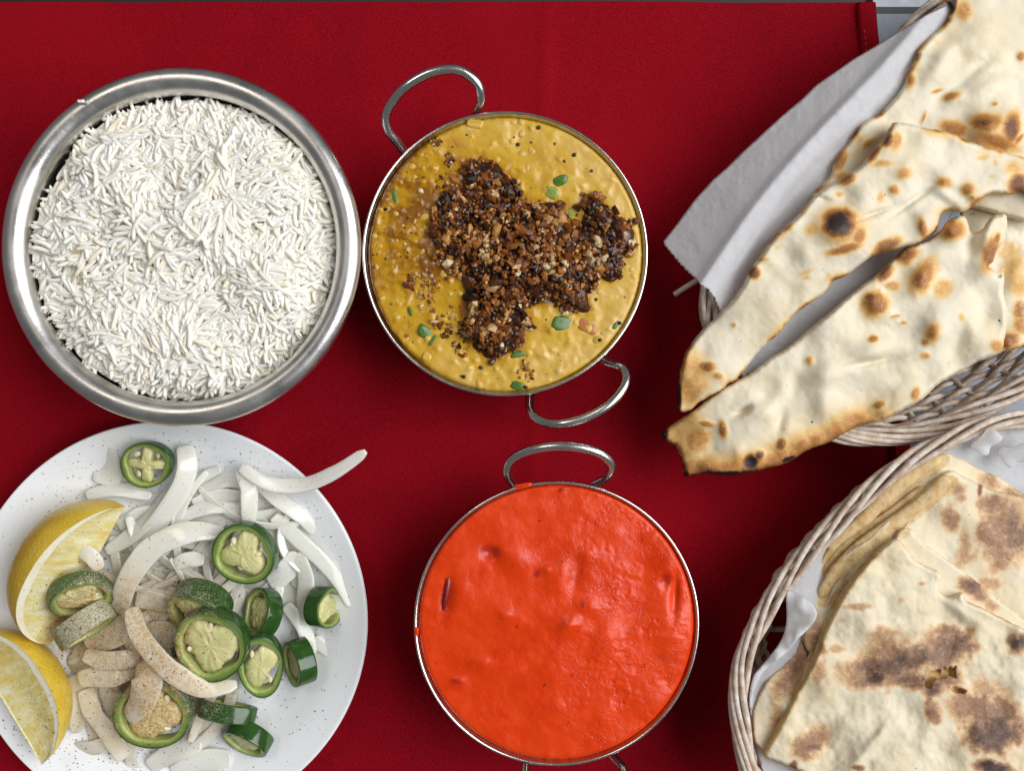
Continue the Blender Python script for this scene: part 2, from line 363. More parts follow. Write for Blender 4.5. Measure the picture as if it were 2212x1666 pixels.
def m_pulp():
    s = N('lemon_pulp'); a = s.noise(1, 3, .6, .6, s.vec((9, 2.2, 1), 'UV')); b = s.noise(1, 3, .6, .4, s.vec((40, 8, 1), 'UV'))
    c = s.ramp(a, [(.28, (.72, .52, .12)), (.5, (.78, .66, .28)), (.68, (.82, .77, .52))]); c, f = s.dusted(c, .95)
    return s.set(col=c, rough=.13, sss=.3, srad=(1, .8, .3), sscale=.003, spec=.5, normal=s.bump(s.math('ADD', a, s.math('MULTIPLY', b, .8)), .6, .0010))
def m_crumb():
    s = N('fried_garlic_crumb'); r = s.attr('rnd'); n = s.noise(400, 3, .6)
    c = s.ramp(r, [(0, (.008, .004, .003)), (.25, (.035, .010, .004)), (.5, (.17, .048, .008)), (.72, (.36, .13, .02)), (.88, (.56, .30, .08)), (1, (.66, .52, .30))])
    c = s.mix(s.mr(n, .45, .7, 0, .5), c, (.07, .02, .008)); return s.set(col=c, rough=.32, spec=.4, coat=.12, crough=.1, normal=s.bump(n, .3, .0005))
def m_onion_c(name, col, rough): return m_plain(name, col, rough)

M = dict(cloth=m_cloth(), table=m_table(), black=m_plain('black_rubber', (.012, .012, .013), .5), alu=m_plain('dull_metal_edge', (.22, .23, .25), .4, metal=.6),
         floor=m_plain('dark_floor', (.02, .018, .016), .6), thread=m_plain('red_thread', (.50, .03, .05), .7),
         steel=m_steel('brushed_steel', .32), steel2=m_steel('polished_steel', .20), plate=m_porcelain(), rice=m_rice(), dal=m_dal(), curry=m_curry(),
         naan=m_bread('naan_crust', (.72, .655, .515), [(.22, (.72, .47, .18)), (.42, (.48, .21, .05)), (.66, (.19, .07, .022)), (.85, (.035, .02, .016)), (1, (.012, .010, .010))]),
         roti=m_bread('roti_crust', (.71, .635, .48), [(.22, (.62, .41, .22)), (.45, (.36, .20, .11)), (.7, (.17, .095, .062)), (.9, (.06, .035, .028)), (1, (.03, .02, .018))], relief=.42, grit=.95),
         paper=m_paper(), wicker=m_wicker(), onion=m_onion(), pskin=m_pepper('green_chilli_skin', (.016, .055, .009), (.032, .095, .016), .14, .85, .03), flesh=m_flesh(),
         pith=m_pepper('green_chilli_pith', (.54, .54, .21), (.70, .64, .34), .4, .8), seed=m_plain('chilli_seed', (.72, .62, .38), .4),
         rind=m_rind(), lpith=m_pepper('lemon_pith', (.80, .74, .52), (.85, .82, .68), .5, .75, .2), pulp=m_pulp(), crumb=m_crumb(),
         mustard=m_plain('mustard_seed_black', (.012, .012, .014), .3), green=m_plain('green_chilli_cube', (.07, .15, .018), .3), pgreen=m_plain('pale_green_chilli', (.26, .32, .07), .22),
         red=m_plain('dried_red_chilli', (.20, .012, .010), .3), spice=m_plain('ground_spice', (.27, .14, .05), .8), herb=m_plain('herb_flake', (.02, .06, .012), .6),
         tomato=m_plain('soft_tomato', (.42, .15, .03), .3), corn=m_plain('yellow_lentil', (.62, .38, .05), .25))

# ------------------------------------------------------------------ setting: table, floor, cloth
def slab(name, x0, x1, y0, y1, z0, z1, mat, parent=None):
    v = [(x, y, z) for z in (z0, z1) for x, y in ((x0, y0), (x1, y0), (x1, y1), (x0, y1))]
    f = [(3, 2, 1, 0), (4, 5, 6, 7), (0, 1, 5, 4), (1, 2, 6, 5), (2, 3, 7, 6), (3, 0, 4, 7)]
    return mk(name, v, f, mat, parent, smooth=False)
yE = .194
o = slab('floor', -3, 3, -3, 3, -.80, -.75, M['floor']); o['kind'] = 'structure'
tb = slab('table', -.45, .45, -.45, yE, -.035, -.0015, M['table']); tb['kind'] = 'structure'
slab('edge_strip', .19, .45, yE+.0004, yE+.0043, -.04, -.003, M['black'], tb)
slab('edge_band', .19, .45, yE+.0046, yE+.013, -.05, -.006, M['alu'], tb)

def cloth():
    # right-hand edge follows the photograph: from (1890, 0) down to about (1965, 975)
    n1, n2 = 320, 300
    s = np.linspace(0, 1, n1); ys = np.concatenate([np.linspace(-.42, yE+.0050, n2-14), yE+.0050+.0016*np.sin(np.linspace(0.1, 1, 14)*math.pi/2)])
    def xr(y):
        py = CY-y*F/H; return (1889+(py)*.075-CX)*H/F
    X = np.zeros((n1, n2)); Y = np.zeros((n1, n2)); Z = np.zeros((n1, n2))
    for j, y in enumerate(ys):
        X[:, j] = -.42+(xr(y)+.42)*s; Y[:, j] = y
        Z[:, j] = .0001+.0066*fbm(X[:, j]*13+3, np.full(n1, y)*8, 5, 3)-.0018
        if j >= n2-14: k = (j-(n2-14)+1)/14; Z[:, j] -= .03*(1-math.cos(k*math.pi/2)); 
    Z += .0007*np.exp(-((X-.012-.03*Y)/.004)**2)+.0006*np.exp(-((Y+.03+.02*X)/.005)**2)
    v = np.stack([X, Y, Z], -1).reshape(-1, 3); i, j = np.meshgrid(np.arange(n1-1), np.arange(n2-1), indexing='ij')
    f = np.stack([i*n2+j, (i+1)*n2+j, (i+1)*n2+j+1, i*n2+j+1], -1).reshape(-1, 4)
    root = mk('tablecloth', v, f, M['cloth'])
    tag(root, 'dark red woven cotton tablecloth with stitched hem lying under all the dishes', 'tablecloth')
    # hem: a folded strip along the right edge, standing about a millimetre proud
    ys2 = np.linspace(-.42, yE+.0044, 220); prof = [(-.0098, .0004), (-.0094, .0022), (-.008, .0027), (-.004, .0026), (-.0006, .0024), (.0002, .0012), (.0002, -.0004)]
    v = []; 
    for y in ys2:
        w = .0004*math.sin(y*90); zz = .0001+.0066*float(fbm(np.array([xr(y)*13+3]), np.array([y*8]), 5, 3)[0])-.0018
        v += [(xr(y)+p[0]+w, y, p[1]+zz) for p in prof]
    m = len(prof); i, j = np.meshgrid(np.arange(len(ys2)-1), np.arange(m-1), indexing='ij')
    f = np.stack([i*m+j, i*m+j+1, (i+1)*m+j+1, (i+1)*m+j], -1).reshape(-1, 4)
    hem = mk('hem', v, f[:, ::-1], M['cloth'], root)
    vs = []; fs = []
    def zq(y): return -.0007+.0066*float(fbm(np.array([xr(y)*13+3]), np.array([y*8]), 5, 3)[0])-.0018
    for k in range(150):
        y = yE-.010-k*.0034; x = xr(y)-.0079+.0002*math.sin(k); a, b = tube([(x, y, .0034+zq(y)), (x, y-.0011, .0041+zq(y)), (x, y-.0022, .0034+zq(y))], .00028, 5); o_ = len(vs); vs += list(a); fs += [tuple(q+o_ for q in t) for t in b]
    st = mk('stitching', vs, fs, M['thread'], hem)
cloth()

# ------------------------------------------------------------------ steel bowl of rice
RB = P(392, 534, .0614); rbx, rby = RB[0], RB[1]; Ro = .0807
root = tag(empty('rice_bowl', (rbx, rby, .002)), 'wide brushed steel bowl with thick rolled lip holding white rice', 'bowl')
inner = [(0, .004), (.05, .005), (.066, .012), (.0735, .028), (.0742, .040), (.0722, .050), (.0706, .0555), (.0699, .0585)]
lip = [(.0700, .0605), (.0708, .0624), (.0724, .0641), (.0748, .0652), (.0773, .0652), (.0793, .0643), (.0807, .0629), (.0813, .0612), (.0812, .0596), (.0805, .0586), (.0797, .0585)]
outer = [(.0785, .0596), (.0752, .0590), (.0738, .0560), (.0745, .050), (.0757, .040), (.0748, .027), (.0675, .0105), (.052, .003), (.045, .0022), (0, .0022)]
dense = lambda p, n=4: [tuple(q) for q in cat(p, n)]
v, f = lathe(dense(inner), 160, rbx, rby); mk('bowl_wall', v, f[:, ::-1], M['steel'], root, (rbx, rby, .002))
v, f = lathe(dense(inner[-1:]+lip+outer[:1]), 160, rbx, rby); mk('rolled_lip', v, f[:, ::-1], M['steel'], root, (rbx, rby, .002))
v, f = lathe(dense(outer), 160, rbx, rby); mk('outer_wall', v, f[:, ::-1], M['steel'], root, (rbx, rby, .002))

def grain(length, rad, bend, taper, nseg=10, sides=7):
    t = np.linspace(-1, 1, nseg+1); x = t*length/2; y = bend*length*(t*t-.4); z = np.zeros_like(t)+.12*rad*np.sin(t*3)
    r = rad*np.sqrt(np.clip(1-np.abs(t)**(4.5+1.5*taper), .06, 1)); path = np.stack([x, y, z], -1)
    v, f = tube(path, r, sides, flat=.86); return np.asarray(v), f
GV = []
for k in range(18):
    GV.append(grain(random.uniform(.0096, .0138), random.uniform(.00094, .00120), random.choice([-1, 1])*random.uniform(.02, .17), random.uniform(0, 2)))
for k in range(6): GV.append(grain(random.uniform(.0040, .0070), random.uniform(.0009, .0011), .05, 2))
def rice():
    zr = .0520; root = tag(empty('rice', (rbx, rby, zr)), 'heaped fluffy white basmati rice filling the steel bowl', 'rice')
    R = .0705
    def surf(x, y):
        r = np.hypot(x, y)/R; th = np.arctan2(y, x)
        low = sstep(.82, 1.0, r)*(.0015+.006*np.clip(np.cos(th-math.radians(-52)), 0, 1)+.003*np.clip(np.cos(th-math.radians(120)), 0, 1))
        return .0085*(1-r*r)+.0080*(fbm(x*40+3.3, y*40+7.7, 57, 2)-.42)*2*(1-.4*r)-low+.004
    # packed base under the loose grains
    rr = np.linspace(0, 1, 40); aa = np.linspace(0, 2*math.pi, 120, endpoint=False); A, Q = np.meshgrid(aa, rr, indexing='ij')
    x, y = R*.985*Q*np.cos(A), R*.985*Q*np.sin(A); z = surf(x, y)-.0004
    v = np.stack([x+rbx, y+rby, z+zr], -1).reshape(-1, 3); n, m = 120, 40; i, j = np.meshgrid(np.arange(n), np.arange(m-1), indexing='ij')
    f = np.stack([i*m+j, ((i+1) % n)*m+j, ((i+1) % n)*m+j+1, i*m+j+1], -1).reshape(-1, 4)
    mk('packed_rice', v, f[:, ::-1], M['rice'], root, (rbx, rby, zr), {'rnd': np.full(len(v), .25)})['kind'] = 'stuff'
    meshes = []
    for gv, gf in GV:
        row = []
        for c in (.15, .4, .6, .8, .97):
            me = bpy.data.meshes.new('grain'); me.from_pydata(gv.tolist(), [], gf); at = me.attributes.new('rnd', 'FLOAT', 'POINT'); at.data.foreach_set('value', np.full(len(gv), c, np.float32))
            me.polygons.foreach_set('use_smooth', np.ones(len(me.polygons), bool)); me.materials.append(M['rice']); row.append(me)
        meshes.append(row)
    items = []
    for k in range(5900):
        layer = k % 4; ontop = k >= 4200
        r = R*.985*math.sqrt(RNG.random()); th = RNG.random()*2*math.pi; x, y = r*math.cos(th), r*math.sin(th)
        z = float(surf(np.array(x), np.array(y)))-.0012+.0009*layer*RNG.random()+(.0016 if RNG.random() < .10 else 0)
        if ontop: z = float(surf(np.array(x), np.array(y)))+.0009+.0009*RNG.random()
        # neighbouring grains tend to lie the same way
        ang = float(fbm(np.array(x*60+40), np.array(y*60), 3, 2))*9+RNG.normal(0, .55); tilt = RNG.normal(0, .07 if ontop else .15)
        L = .005; rx, ry = x+L*math.cos(ang), y+L*math.sin(ang); rx2, ry2 = x-L*math.cos(ang), y-L*math.sin(ang)
        if max(math.hypot(rx, ry), math.hypot(rx2, ry2)) > R*1.0: ang = th+math.pi/2+RNG.normal(0, .2)
        if math.hypot(x, y) > R*.96: continue
        items.append((z+(.0005 if layer == 3 else 0), x, y, ang, tilt, int(RNG.integers(18 if ontop else len(GV))), int(np.clip(RNG.normal(3.0 if ontop else 2.0+.25*layer, 1.0), 0, 4)), float(RNG.normal(0, .5))))  # deeper grains creamier: warm shading of the gaps put into their colour
    # the 300 uppermost grains as separate pieces
    hgt = np.array([i[0] for i in items])-np.array([float(surf(np.array(i[1]), np.array(i[2]))) for i in items]); order = np.argsort(-hgt); top = set(order[:300].tolist())
    VS, FS, AS = [], [], []; off = 0
    for q, (z, x, y, ang, tilt, gi, ci, roll) in enumerate(items):
        e = Euler((roll, tilt, ang))
        if q in top:
            o = link('grain', meshes[gi][ci], root, (x, y, z)); o.rotation_euler = e
        else:
            mt = np.array(e.to_matrix()); gv, gf = GV[gi]; VS.append(gv@mt.T+np.array([x+rbx, y+rby, z+zr])); FS += [tuple(a+off for a in t) for t in gf]; off += len(gv)
            AS.append(np.full(len(gv), (.15, .4, .6, .8, .97)[ci]))
    mk('loose_grains', np.vstack(VS), FS, M['rice'], root, (rbx, rby, zr), {'rnd': np.concatenate(AS)})['kind'] = 'stuff'
    g = mk('stray_grain', GV[20][0]*[.55, .7, .7]+P(175, 218, .0668), GV[20][1], M['rice'], None, attrs={'rnd': np.full(len(GV[20][0]), .9)})
    tag(g, 'single stray rice fragment stuck on the upper left lip of the rice bowl', 'rice grain')
rice()

# ------------------------------------------------------------------ karahi bowls
def karahi(cpx, cpy, rpx, label, handles, name='karahi'):
    zr = .050; c = P(cpx, cpy, zr); R = rpx*(H-zr)/F; base = (c[0], c[1], .002)
    root = tag(empty(name, base), label, 'bowl')
    inn = [(0, .0045), (.030, .0048), (R-.020, .012), (R-.008, .030), (R-.0030, .0455), (R-.0016, .0490)]
    rim = [(R-.0016, .0490), (R-.0014, .0499), (R-.0008, .0503), (R-.0002, .0501), (R, .0494), (R-.0001, .0485), (R-.0007, .0480)]
    out = [(R-.0007, .0480), (R-.0016, .0450), (R-.0066, .0300), (R-.0185, .0105), (.032, .0024), (0, .0022)]
    v, f = lathe(dense(inn, 6), 160, c[0], c[1]); mk('inner_wall', v, f[:, ::-1], M['steel2'], root, base)
    v, f = lathe(dense(rim, 4), 160, c[0], c[1]); mk('rim', v, f[:, ::-1], M['steel2'], root, base)
    v, f = lathe(dense(out, 6), 160, c[0], c[1]); mk('outer_wall', v, f[:, ::-1], M['steel2'], root, base)
    for hp in handles:
        p = cat(hp, 10); path = P(p[:, 0], p[:, 1], p[:, 2]); v, f = tube(path, .00225, 14); mk('handle', v, f, M['steel2'], root, base)
    return c, R
def hz(pts, zz): return [(x, y, z) for (x, y), z in zip(pts, zz)]
h1 = hz(V5([(225, 440), (185, 385), (140, 325), (135, 250), (205, 150), (320, 80), (440, 65), (525, 120), (545, 195), (525, 250), (520, 300)]), [.034, .040, .046, .051, .056, .058, .058, .056, .051, .044, .036])
h2 = hz(V5([(770, 1450), (757, 1500), (765, 1560), (820, 1598), (900, 1605), (1010, 1575), (1110, 1515), (1172, 1430), (1160, 1365), (1095, 1340), (1040, 1310)]), [.034, .040, .046, .051, .055, .056, .056, .053, .048, .042, .035])
KD, RD = karahi(1091, 548, 309, 'small steel two-handled karahi bowl filled with yellow dal', [h1, h2])
h3 = hz(V7([(600, 340), (555, 285), (530, 235), (560, 165), (680, 118), (820, 108), (960, 135), (1030, 195), (1010, 255), (955, 285), (910, 320)]), [.033, .040, .046, .051, .056, .058, .057, .052, .046, .040, .034])
h4 = hz([(1150, 1625), (1137, 1652), (1142, 1690), (1185, 1722), (1240, 1725), (1300, 1712), (1343, 1690), (1345, 1662), (1325, 1638), (1305, 1615)], [.034, .040, .046, .051, .055, .056, .053, .048, .042, .035])
KC, RC = karahi(1202.5, 1348.5, 308.5, 'small steel two-handled karahi bowl filled with orange red curry', [h3, h4])

def disc_outline(c, R, z, n=180):
    a = np.linspace(0, 2*math.pi, n, endpoint=False); k = F/(H-z)
    return np.stack([CX+(c[0]+R*np.cos(a))*k, CY-(c[1]+R*np.sin(a))*k], -1)
def dal():
    z0 = .0469; poly = disc_outline(KD, RD-.0021, z0)
    nr = np.random.default_rng(3); lent = []
    for k in range(330):
        a = nr.random()*6.283; r = 300*math.sqrt(nr.random()); x, y = 1091+r*math.cos(a), 548+r*math.sin(a)
        w = .25+(.75 if (x < 960 or y > 700) else 0)
        if nr.random() < w: lent.append((x, y, nr.uniform(6, 10), nr.uniform(5, 8), nr.uniform(0, 180), nr.uniform(.0003, .0009)))
    body = bumps
    def rel(x, y, sd):
        r = .0016*fbm(x/45, y/45, 8, 4)+.0006*fbm(x/16, y/16, 12, 3)+bumps(x, y, lent)
        r += .0022*np.exp(-(((x-1075)/190)**2+((y-580)/190)**2)*1.2)
        return r-.0004
    global zdal
    zdal = lambda x, y: z0+.0018+float(rel(np.array([x]), np.array([y]), None)[0])-.0003
    v, f, X, Y, S, nT = sheet(poly, 3.2, lambda x, y: np.full(x.shape, z0), .0018, 9, rel)
    o1 = .60*np.exp(-(((X-870)/130)**2+((Y-500)/230)**2))+.30*np.exp(-(((X-1010)/170)**2+((Y-400)/100)**2))-.10*np.exp(-(((X-1300)/120)**2+((Y-640)/260)**2))+.18+.5*(1-sstep(0, 16, S))*(X < 930)
    o1 = o1+.45*np.exp(-(((X-1075)/150)**2+((Y-560)/165)**2))
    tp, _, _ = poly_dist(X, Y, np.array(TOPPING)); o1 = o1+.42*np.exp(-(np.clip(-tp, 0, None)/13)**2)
    o = mk('dal', v, f, M['dal'], None, (KD[0], KD[1], z0), {'oil': o1}); tag(o, 'thick yellow lentil dal with pools of oil in the upper karahi', 'dal')
    lm = None
    for k in range(95):
        a = nr.random()*6.283; r = 288*math.sqrt(nr.random()); x, y = 1091+r*math.cos(a), 548+r*math.sin(a)
        if poly_dist(np.array([x]), np.array([y]), np.array(TOPPING))[0][0] > -8 or (x > 1150 and y < 520 and nr.random() < .7): continue
        w = P(x, y, zdal(x, y)-.0002)-np.array([KD[0], KD[1], z0])
        if lm is None:
            u, q = np.meshgrid(np.linspace(0, 2*math.pi, 12, endpoint=False), np.linspace(-1.55, 1.55, 7), indexing='ij'); lv = np.stack([np.cos(q)*np.cos(u), np.cos(q)*np.sin(u), .5*np.sin(q)], -1).reshape(-1, 3)
            i, j = np.meshgrid(np.arange(12), np.arange(6), indexing='ij'); lm = bpy.data.meshes.new('lentil'); lm.from_pydata(lv.tolist(), [], [tuple(int(e) for e in t) for t in np.stack([i*7+j, ((i+1) % 12)*7+j, ((i+1) % 12)*7+j+1, i*7+j+1], -1).reshape(-1, 4)])
            lm.polygons.foreach_set('use_smooth', np.ones(len(lm.polygons), bool)); lm.materials.append(M['dal']); lm.attributes.new('oil', 'FLOAT', 'POINT').data.foreach_set('value', np.full(len(lv), .15, np.float32))
        c = link('lentil', lm, o, tuple(w)); sz = nr.uniform(.0013, .0021); c.scale = (sz*nr.uniform(.9, 1.4), sz, sz); c.rotation_euler = (nr.uniform(-.3, .3), nr.uniform(-.3, .3), nr.uniform(0, 6))
TOPPING = V5([(480, 480), (600, 470), (690, 560), (740, 640), (900, 650), (960, 790), (990, 700), (985, 640), (1040, 610), (1120, 690), (1195, 740), (1210, 800), (1160, 900), (1150, 960), (1100, 985), (1050, 970), (1010, 1040), (1010, 1120), (900, 1110), (880, 1060), (770, 1085), (750, 1180), (700, 1280), (590, 1320), (540, 1290), (480, 1240), (465, 1130), (480, 1040), (470, 980), (370, 930), (330, 810), (330, 720), (390, 620), (480, 580)])
dal()

def chunk(seed, n=1):
    """angular irregular crumb: a jittered, squashed icosphere-like solid"""
    r = np.random.default_rng(seed); t = (1+5**.5)/2
    v = np.array([(-1, t, 0), (1, t, 0), (-1, -t, 0), (1, -t, 0), (0, -1, t), (0, 1, t), (0, -1, -t), (0, 1, -t), (t, 0, -1), (t, 0, 1), (-t, 0, -1), (-t, 0, 1)])/1.9
    f = [(0, 11, 5), (0, 5, 1), (0, 1, 7), (0, 7, 10), (0, 10, 11), (1, 5, 9), (5, 11, 4), (11, 10, 2), (10, 7, 6), (7, 1, 8), (3, 9, 4), (3, 4, 2), (3, 2, 6), (3, 6, 8), (3, 8, 9), (4, 9, 5), (2, 4, 11), (6, 2, 10), (8, 6, 7), (9, 8, 1)]
    v = v*r.uniform(.65, 1.3, (12, 1))*np.array([r.uniform(.8, 1.5), r.uniform(.7, 1.1), r.uniform(.5, .9)])
    return v, f
def topping():
    main = V5([(480, 480), (600, 470), (690, 560), (740, 640), (900, 650), (960, 790), (990, 700), (985, 640), (1040, 610), (1120, 690), (1195, 740), (1210, 800), (1160, 900), (1150, 960), (1100, 985), (1050, 970), (1010, 1040), (1010, 1120), (900, 1110), (880, 1060), (770, 1085), (750, 1180), (700, 1280), (590, 1320), (540, 1290), (480, 1240), (465, 1130), (480, 1040), (470, 980), (370, 930), (330, 810), (330, 720), (390, 620), (480, 580)])
    poly = np.array(main); root = tag(empty('fried_topping', (KD[0], KD[1], .048)), 'heap of dark fried garlic and chilli crumbs on the yellow dal', 'topping')
    base = (KD[0], KD[1], .048)
    nr = np.random.default_rng(5); CV = [chunk(s) for s in range(10)]; meshes = {}
    LV = [.05, .18, .32, .45, .58, .70, .82, .93, 1.0]
    def me(ci, li):
        if (ci, li) not in meshes:
            m_ = bpy.data.meshes.new('crumb'); m_.from_pydata(CV[ci][0].tolist(), [], CV[ci][1]); m_.attributes.new('rnd', 'FLOAT', 'POINT').data.foreach_set('value', np.full(12, LV[li], np.float32))
            m_.materials.append(M['crumb']); meshes[(ci, li)] = m_
        return meshes[(ci, li)]
    pts = []
    xs = nr.uniform(925, 1380, 9000); ys = nr.uniform(340, 785, 9000); sd, _, _ = poly_dist(xs, ys, poly); sd = sd+(fbm(xs/14, ys/14, 4, 3)-.5)*58
    okk = np.nonzero(sd > 0)[0][:3500]
    for i in okk: pts.append((xs[i], ys[i], min(sd[i], 60)/60, 1.0))
    for cx, cy, r, n in V5([(412, 455, 30, 26), (375, 560, 28, 12), (285, 985, 62, 60), (235, 1000, 30, 16), (395, 1175, 58, 52), (310, 1085, 42, 26), (350, 370, 26, 12), (740, 1350, 26, 12), (735, 1395, 40, 16), (1120, 960, 34, 24), (440, 560, 30, 14), (330, 1000, 40, 20), (460, 1270, 40, 18), (560, 500, 60, 30), (430, 620, 40, 20), (250, 740, 50, 16), (190, 800, 40, 6)]):
        for k in range(n):
            a = nr.random()*6.283; q = r*.4969*math.sqrt(nr.random()); pts.append((cx+q*math.cos(a), cy+q*math.sin(a), .0, .62))
    for k in range(240):     # single bits scattered over the oily left side
        a = nr.random()*6.283; q = 285*math.sqrt(nr.random()); x, y = 1091+q*math.cos(a), 548+q*math.sin(a)
        if x < 1010 or nr.random() < .18: pts.append((x, y, 0, .5))
    recs = []
    for x, y, d, sc in pts:
        up = 0.0062*math.sqrt(max(d, 0))*nr.uniform(.35, 1.0) if d > 0 else .0003
        clump = float(fbm(np.array(x/34), np.array(y/34), 31, 3)); size = sc*nr.choice([.0010, .0014, .0019, .0025], p=[.52, .30, .13, .05])*nr.uniform(.85, 1.15)
        lv = int(np.clip(nr.normal(3.2+(clump-.5)*9+(1.3 if up > .0045 else 0)+(1.6 if d == 0 else 0), 1.7), 0, 8))
        recs.append((x, y, zdal(x, y)+up, size, int(nr.integers(10)), lv, nr.uniform(0, 6.28, 3), nr.uniform(.8, 1.7)))
    key = np.array([r[2]*40+r[3]*300 for r in recs]); top = set(np.argsort(-key)[:300].tolist())
    VS, FS, AS = [], [], []; off = 0
    for q, (x, y, z, sz, ci, lv, rot, st) in enumerate(recs):
        w = P(x, y, z); e = Euler(rot.tolist())
        if q in top:
            o = link('crumb', me(ci, lv), root, tuple(w-np.array(base))); o.rotation_euler = e; o.scale = (sz*st, sz, sz)
        else:
            mt = np.array(e.to_matrix()); cv, cf = CV[ci]; VS.append((cv*[sz*st, sz, sz])@mt.T+w); FS += [tuple(a+off for a in t) for t in cf]; off += 12; AS.append(np.full(12, LV[lv]))
    mk('fine_crumbs', np.vstack(VS), FS, M['crumb'], root, base, {'rnd': np.concatenate(AS)}, smooth=False)['kind'] = 'stuff'
    # dark oily mass holding the crumbs together
    def rel(x, y, sd): return .0042*np.sqrt(np.clip(sd/60, 0, 1))*(.5+.8*fbm(x/12, y/12, 6, 3))
    v, f, X, Y, S, nT = sheet(jag(main, 7, 16, 3), 4, lambda x, y: np.full(x.shape, .0499), .0004, 16, rel, 1.5)
    mk('oily_mass', v, f, M['crumb'], root, base, {'rnd': .05+.45*fbm(X/18, Y/18, 15, 3)**1.5})
topping()

def nub(name, x, y, z, sx, sy, sz, rot, mat, label, cat_, group=None, parent=None, seed=0, sub=True):
    """small food piece: bevelled, uneven block"""
    r = np.random.default_rng(seed); g = 7; t = np.linspace(-1, 1, g); V_, Fc = [], []
    # superellipsoid
    nu, nv = 18, 10; u = np.linspace(0, 2*math.pi, nu, endpoint=False); w = np.linspace(-math.pi/2, math.pi/2, nv)
    sp = lambda a, e: np.sign(a)*np.abs(a)**e
    e1 = .55
    for b in w:
        for a in u: V_.append((sp(math.cos(b), e1)*sp(math.cos(a), e1), sp(math.cos(b), e1)*sp(math.sin(a), e1), sp(math.sin(b), e1)))
    V_ = np.array(V_, float); V_ *= (1+.16*(r.random((len(V_), 1))-.5)); V_ += .12*np.sin(V_[:, [1, 2, 0]]*2+seed)
    V_ *= np.array([sx, sy, sz]); mt = np.array(Euler((0.15*math.sin(seed), .2*math.cos(seed*2), math.radians(-rot))).to_matrix()); V_ = V_@mt.T
    i, j = np.meshgrid(np.arange(nv-1), np.arange(nu), indexing='ij'); f = np.stack([i*nu+j, i*nu+(j+1) % nu, (i+1)*nu+(j+1) % nu, (i+1)*nu+j], -1).reshape(-1, 4)
    c = P(x, y, z)
    if parent is not None: return mk(name, V_+c, f, mat, parent, np.array(parent.location))
    o = mk(name, V_+c, f, mat, None, c); 
    if label: tag(o, label, cat_, group)
    return o
mm = .001
GP = [(895, 1172, .0044, .0034, 10, 'green', 'bright green chilli cube on the dal below the dark crumb topping'), (885, 552, .0040, .0024, -25, 'green', 'dark green chilli piece half sunk in the dal right of the crumbs'),
      (848, 600, .0034, .0026, 20, 'pgreen', 'pale green chilli piece in dal just left of the dark green one'), (302, 1205, .0036, .0026, 30, 'green', 'green chilli chip at lower left of the dal beside loose crumbs'),
      (172, 620, .0042, .0012, 75, 'green', 'thin green chilli sliver near the left rim of the dal'), (925, 705, .0042, .0015, -65, 'pgreen', 'pale green chilli strip in dal between the two crumb patches'),
      (712, 1302, .0038, .0016, -10, 'green', 'sunken green chilli strip at the lower tip of the crumb topping'), (700, 1440, .0030, .0020, 15, 'green', 'small green chilli bit beside the bottom rim of the dal'),
      (235, 1110, .0026, .0009, 70, 'green', 'tiny green leaf shred at the left of the dal bowl'), (1130, 1172, .0026, .0010, -70, 'green', 'thin green shred near the lower right rim of the dal'), (335, 1240, .0030, .0009, -60, 'green', 'thin green sliver just under the lower left chilli chip')]
for k, (x, y, a, b, r, m_, lb) in enumerate(GP):
    (x, y), = V5([(x, y)]); nub('green_chilli_piece', x, y, zdal(x, y)-.0001, a, b, .0009, r, M[m_], lb, 'chilli', 'green chilli pieces in the dal', seed=k)
(x, y), = V5([(1010, 1175)]); nub('tomato_piece', x, y, zdal(x, y)-.0006, .0052, .0036, .0010, 20, M['tomato'], 'soft orange tomato piece in the dal right of the bright green cube', 'tomato', seed=4)
(x, y), = V5([(520, 300)]); nub('lentil', x, y, zdal(x, y)-.0002, .0040, .0022, .0010, 10, M['corn'], 'bright yellow split lentil cluster under the top rim of the dal', 'lentil', seed=5)
(x, y), = V5([(312, 1312)]); nub('lentil', x, y, zdal(x, y)-.0002, .0022, .0022, .0009, 10, M['corn'], 'round yellow lentil at the lower left of the dal', 'lentil', seed=6)
for k, (x, y, lb) in enumerate([(795, 316, 'black mustard seed in the dal under the top rim'), (1147, 1167, 'black mustard seed in the dal near the lower right rim'), (1062, 1240, 'black mustard seed in the dal below right of the tomato piece'), (545, 1360, 'black mustard seed in the dal below the crumb topping'), (740, 1446, 'black mustard seed touching the bottom rim side of the dal'), (470, 1400, 'dark seed at the lower left of the dal'), (950, 435, 'half hidden seed in the upper right of the dal'), (705, 390, 'brown seed in the dal above the crumb topping')]):
    (x, y), = V5([(x, y)]); nub('mustard_seed', x, y, zdal(x, y)+.0005, .0009, .0008, .0008, 0, M['mustard'], lb, 'seed', 'mustard seeds in the dal', seed=k)

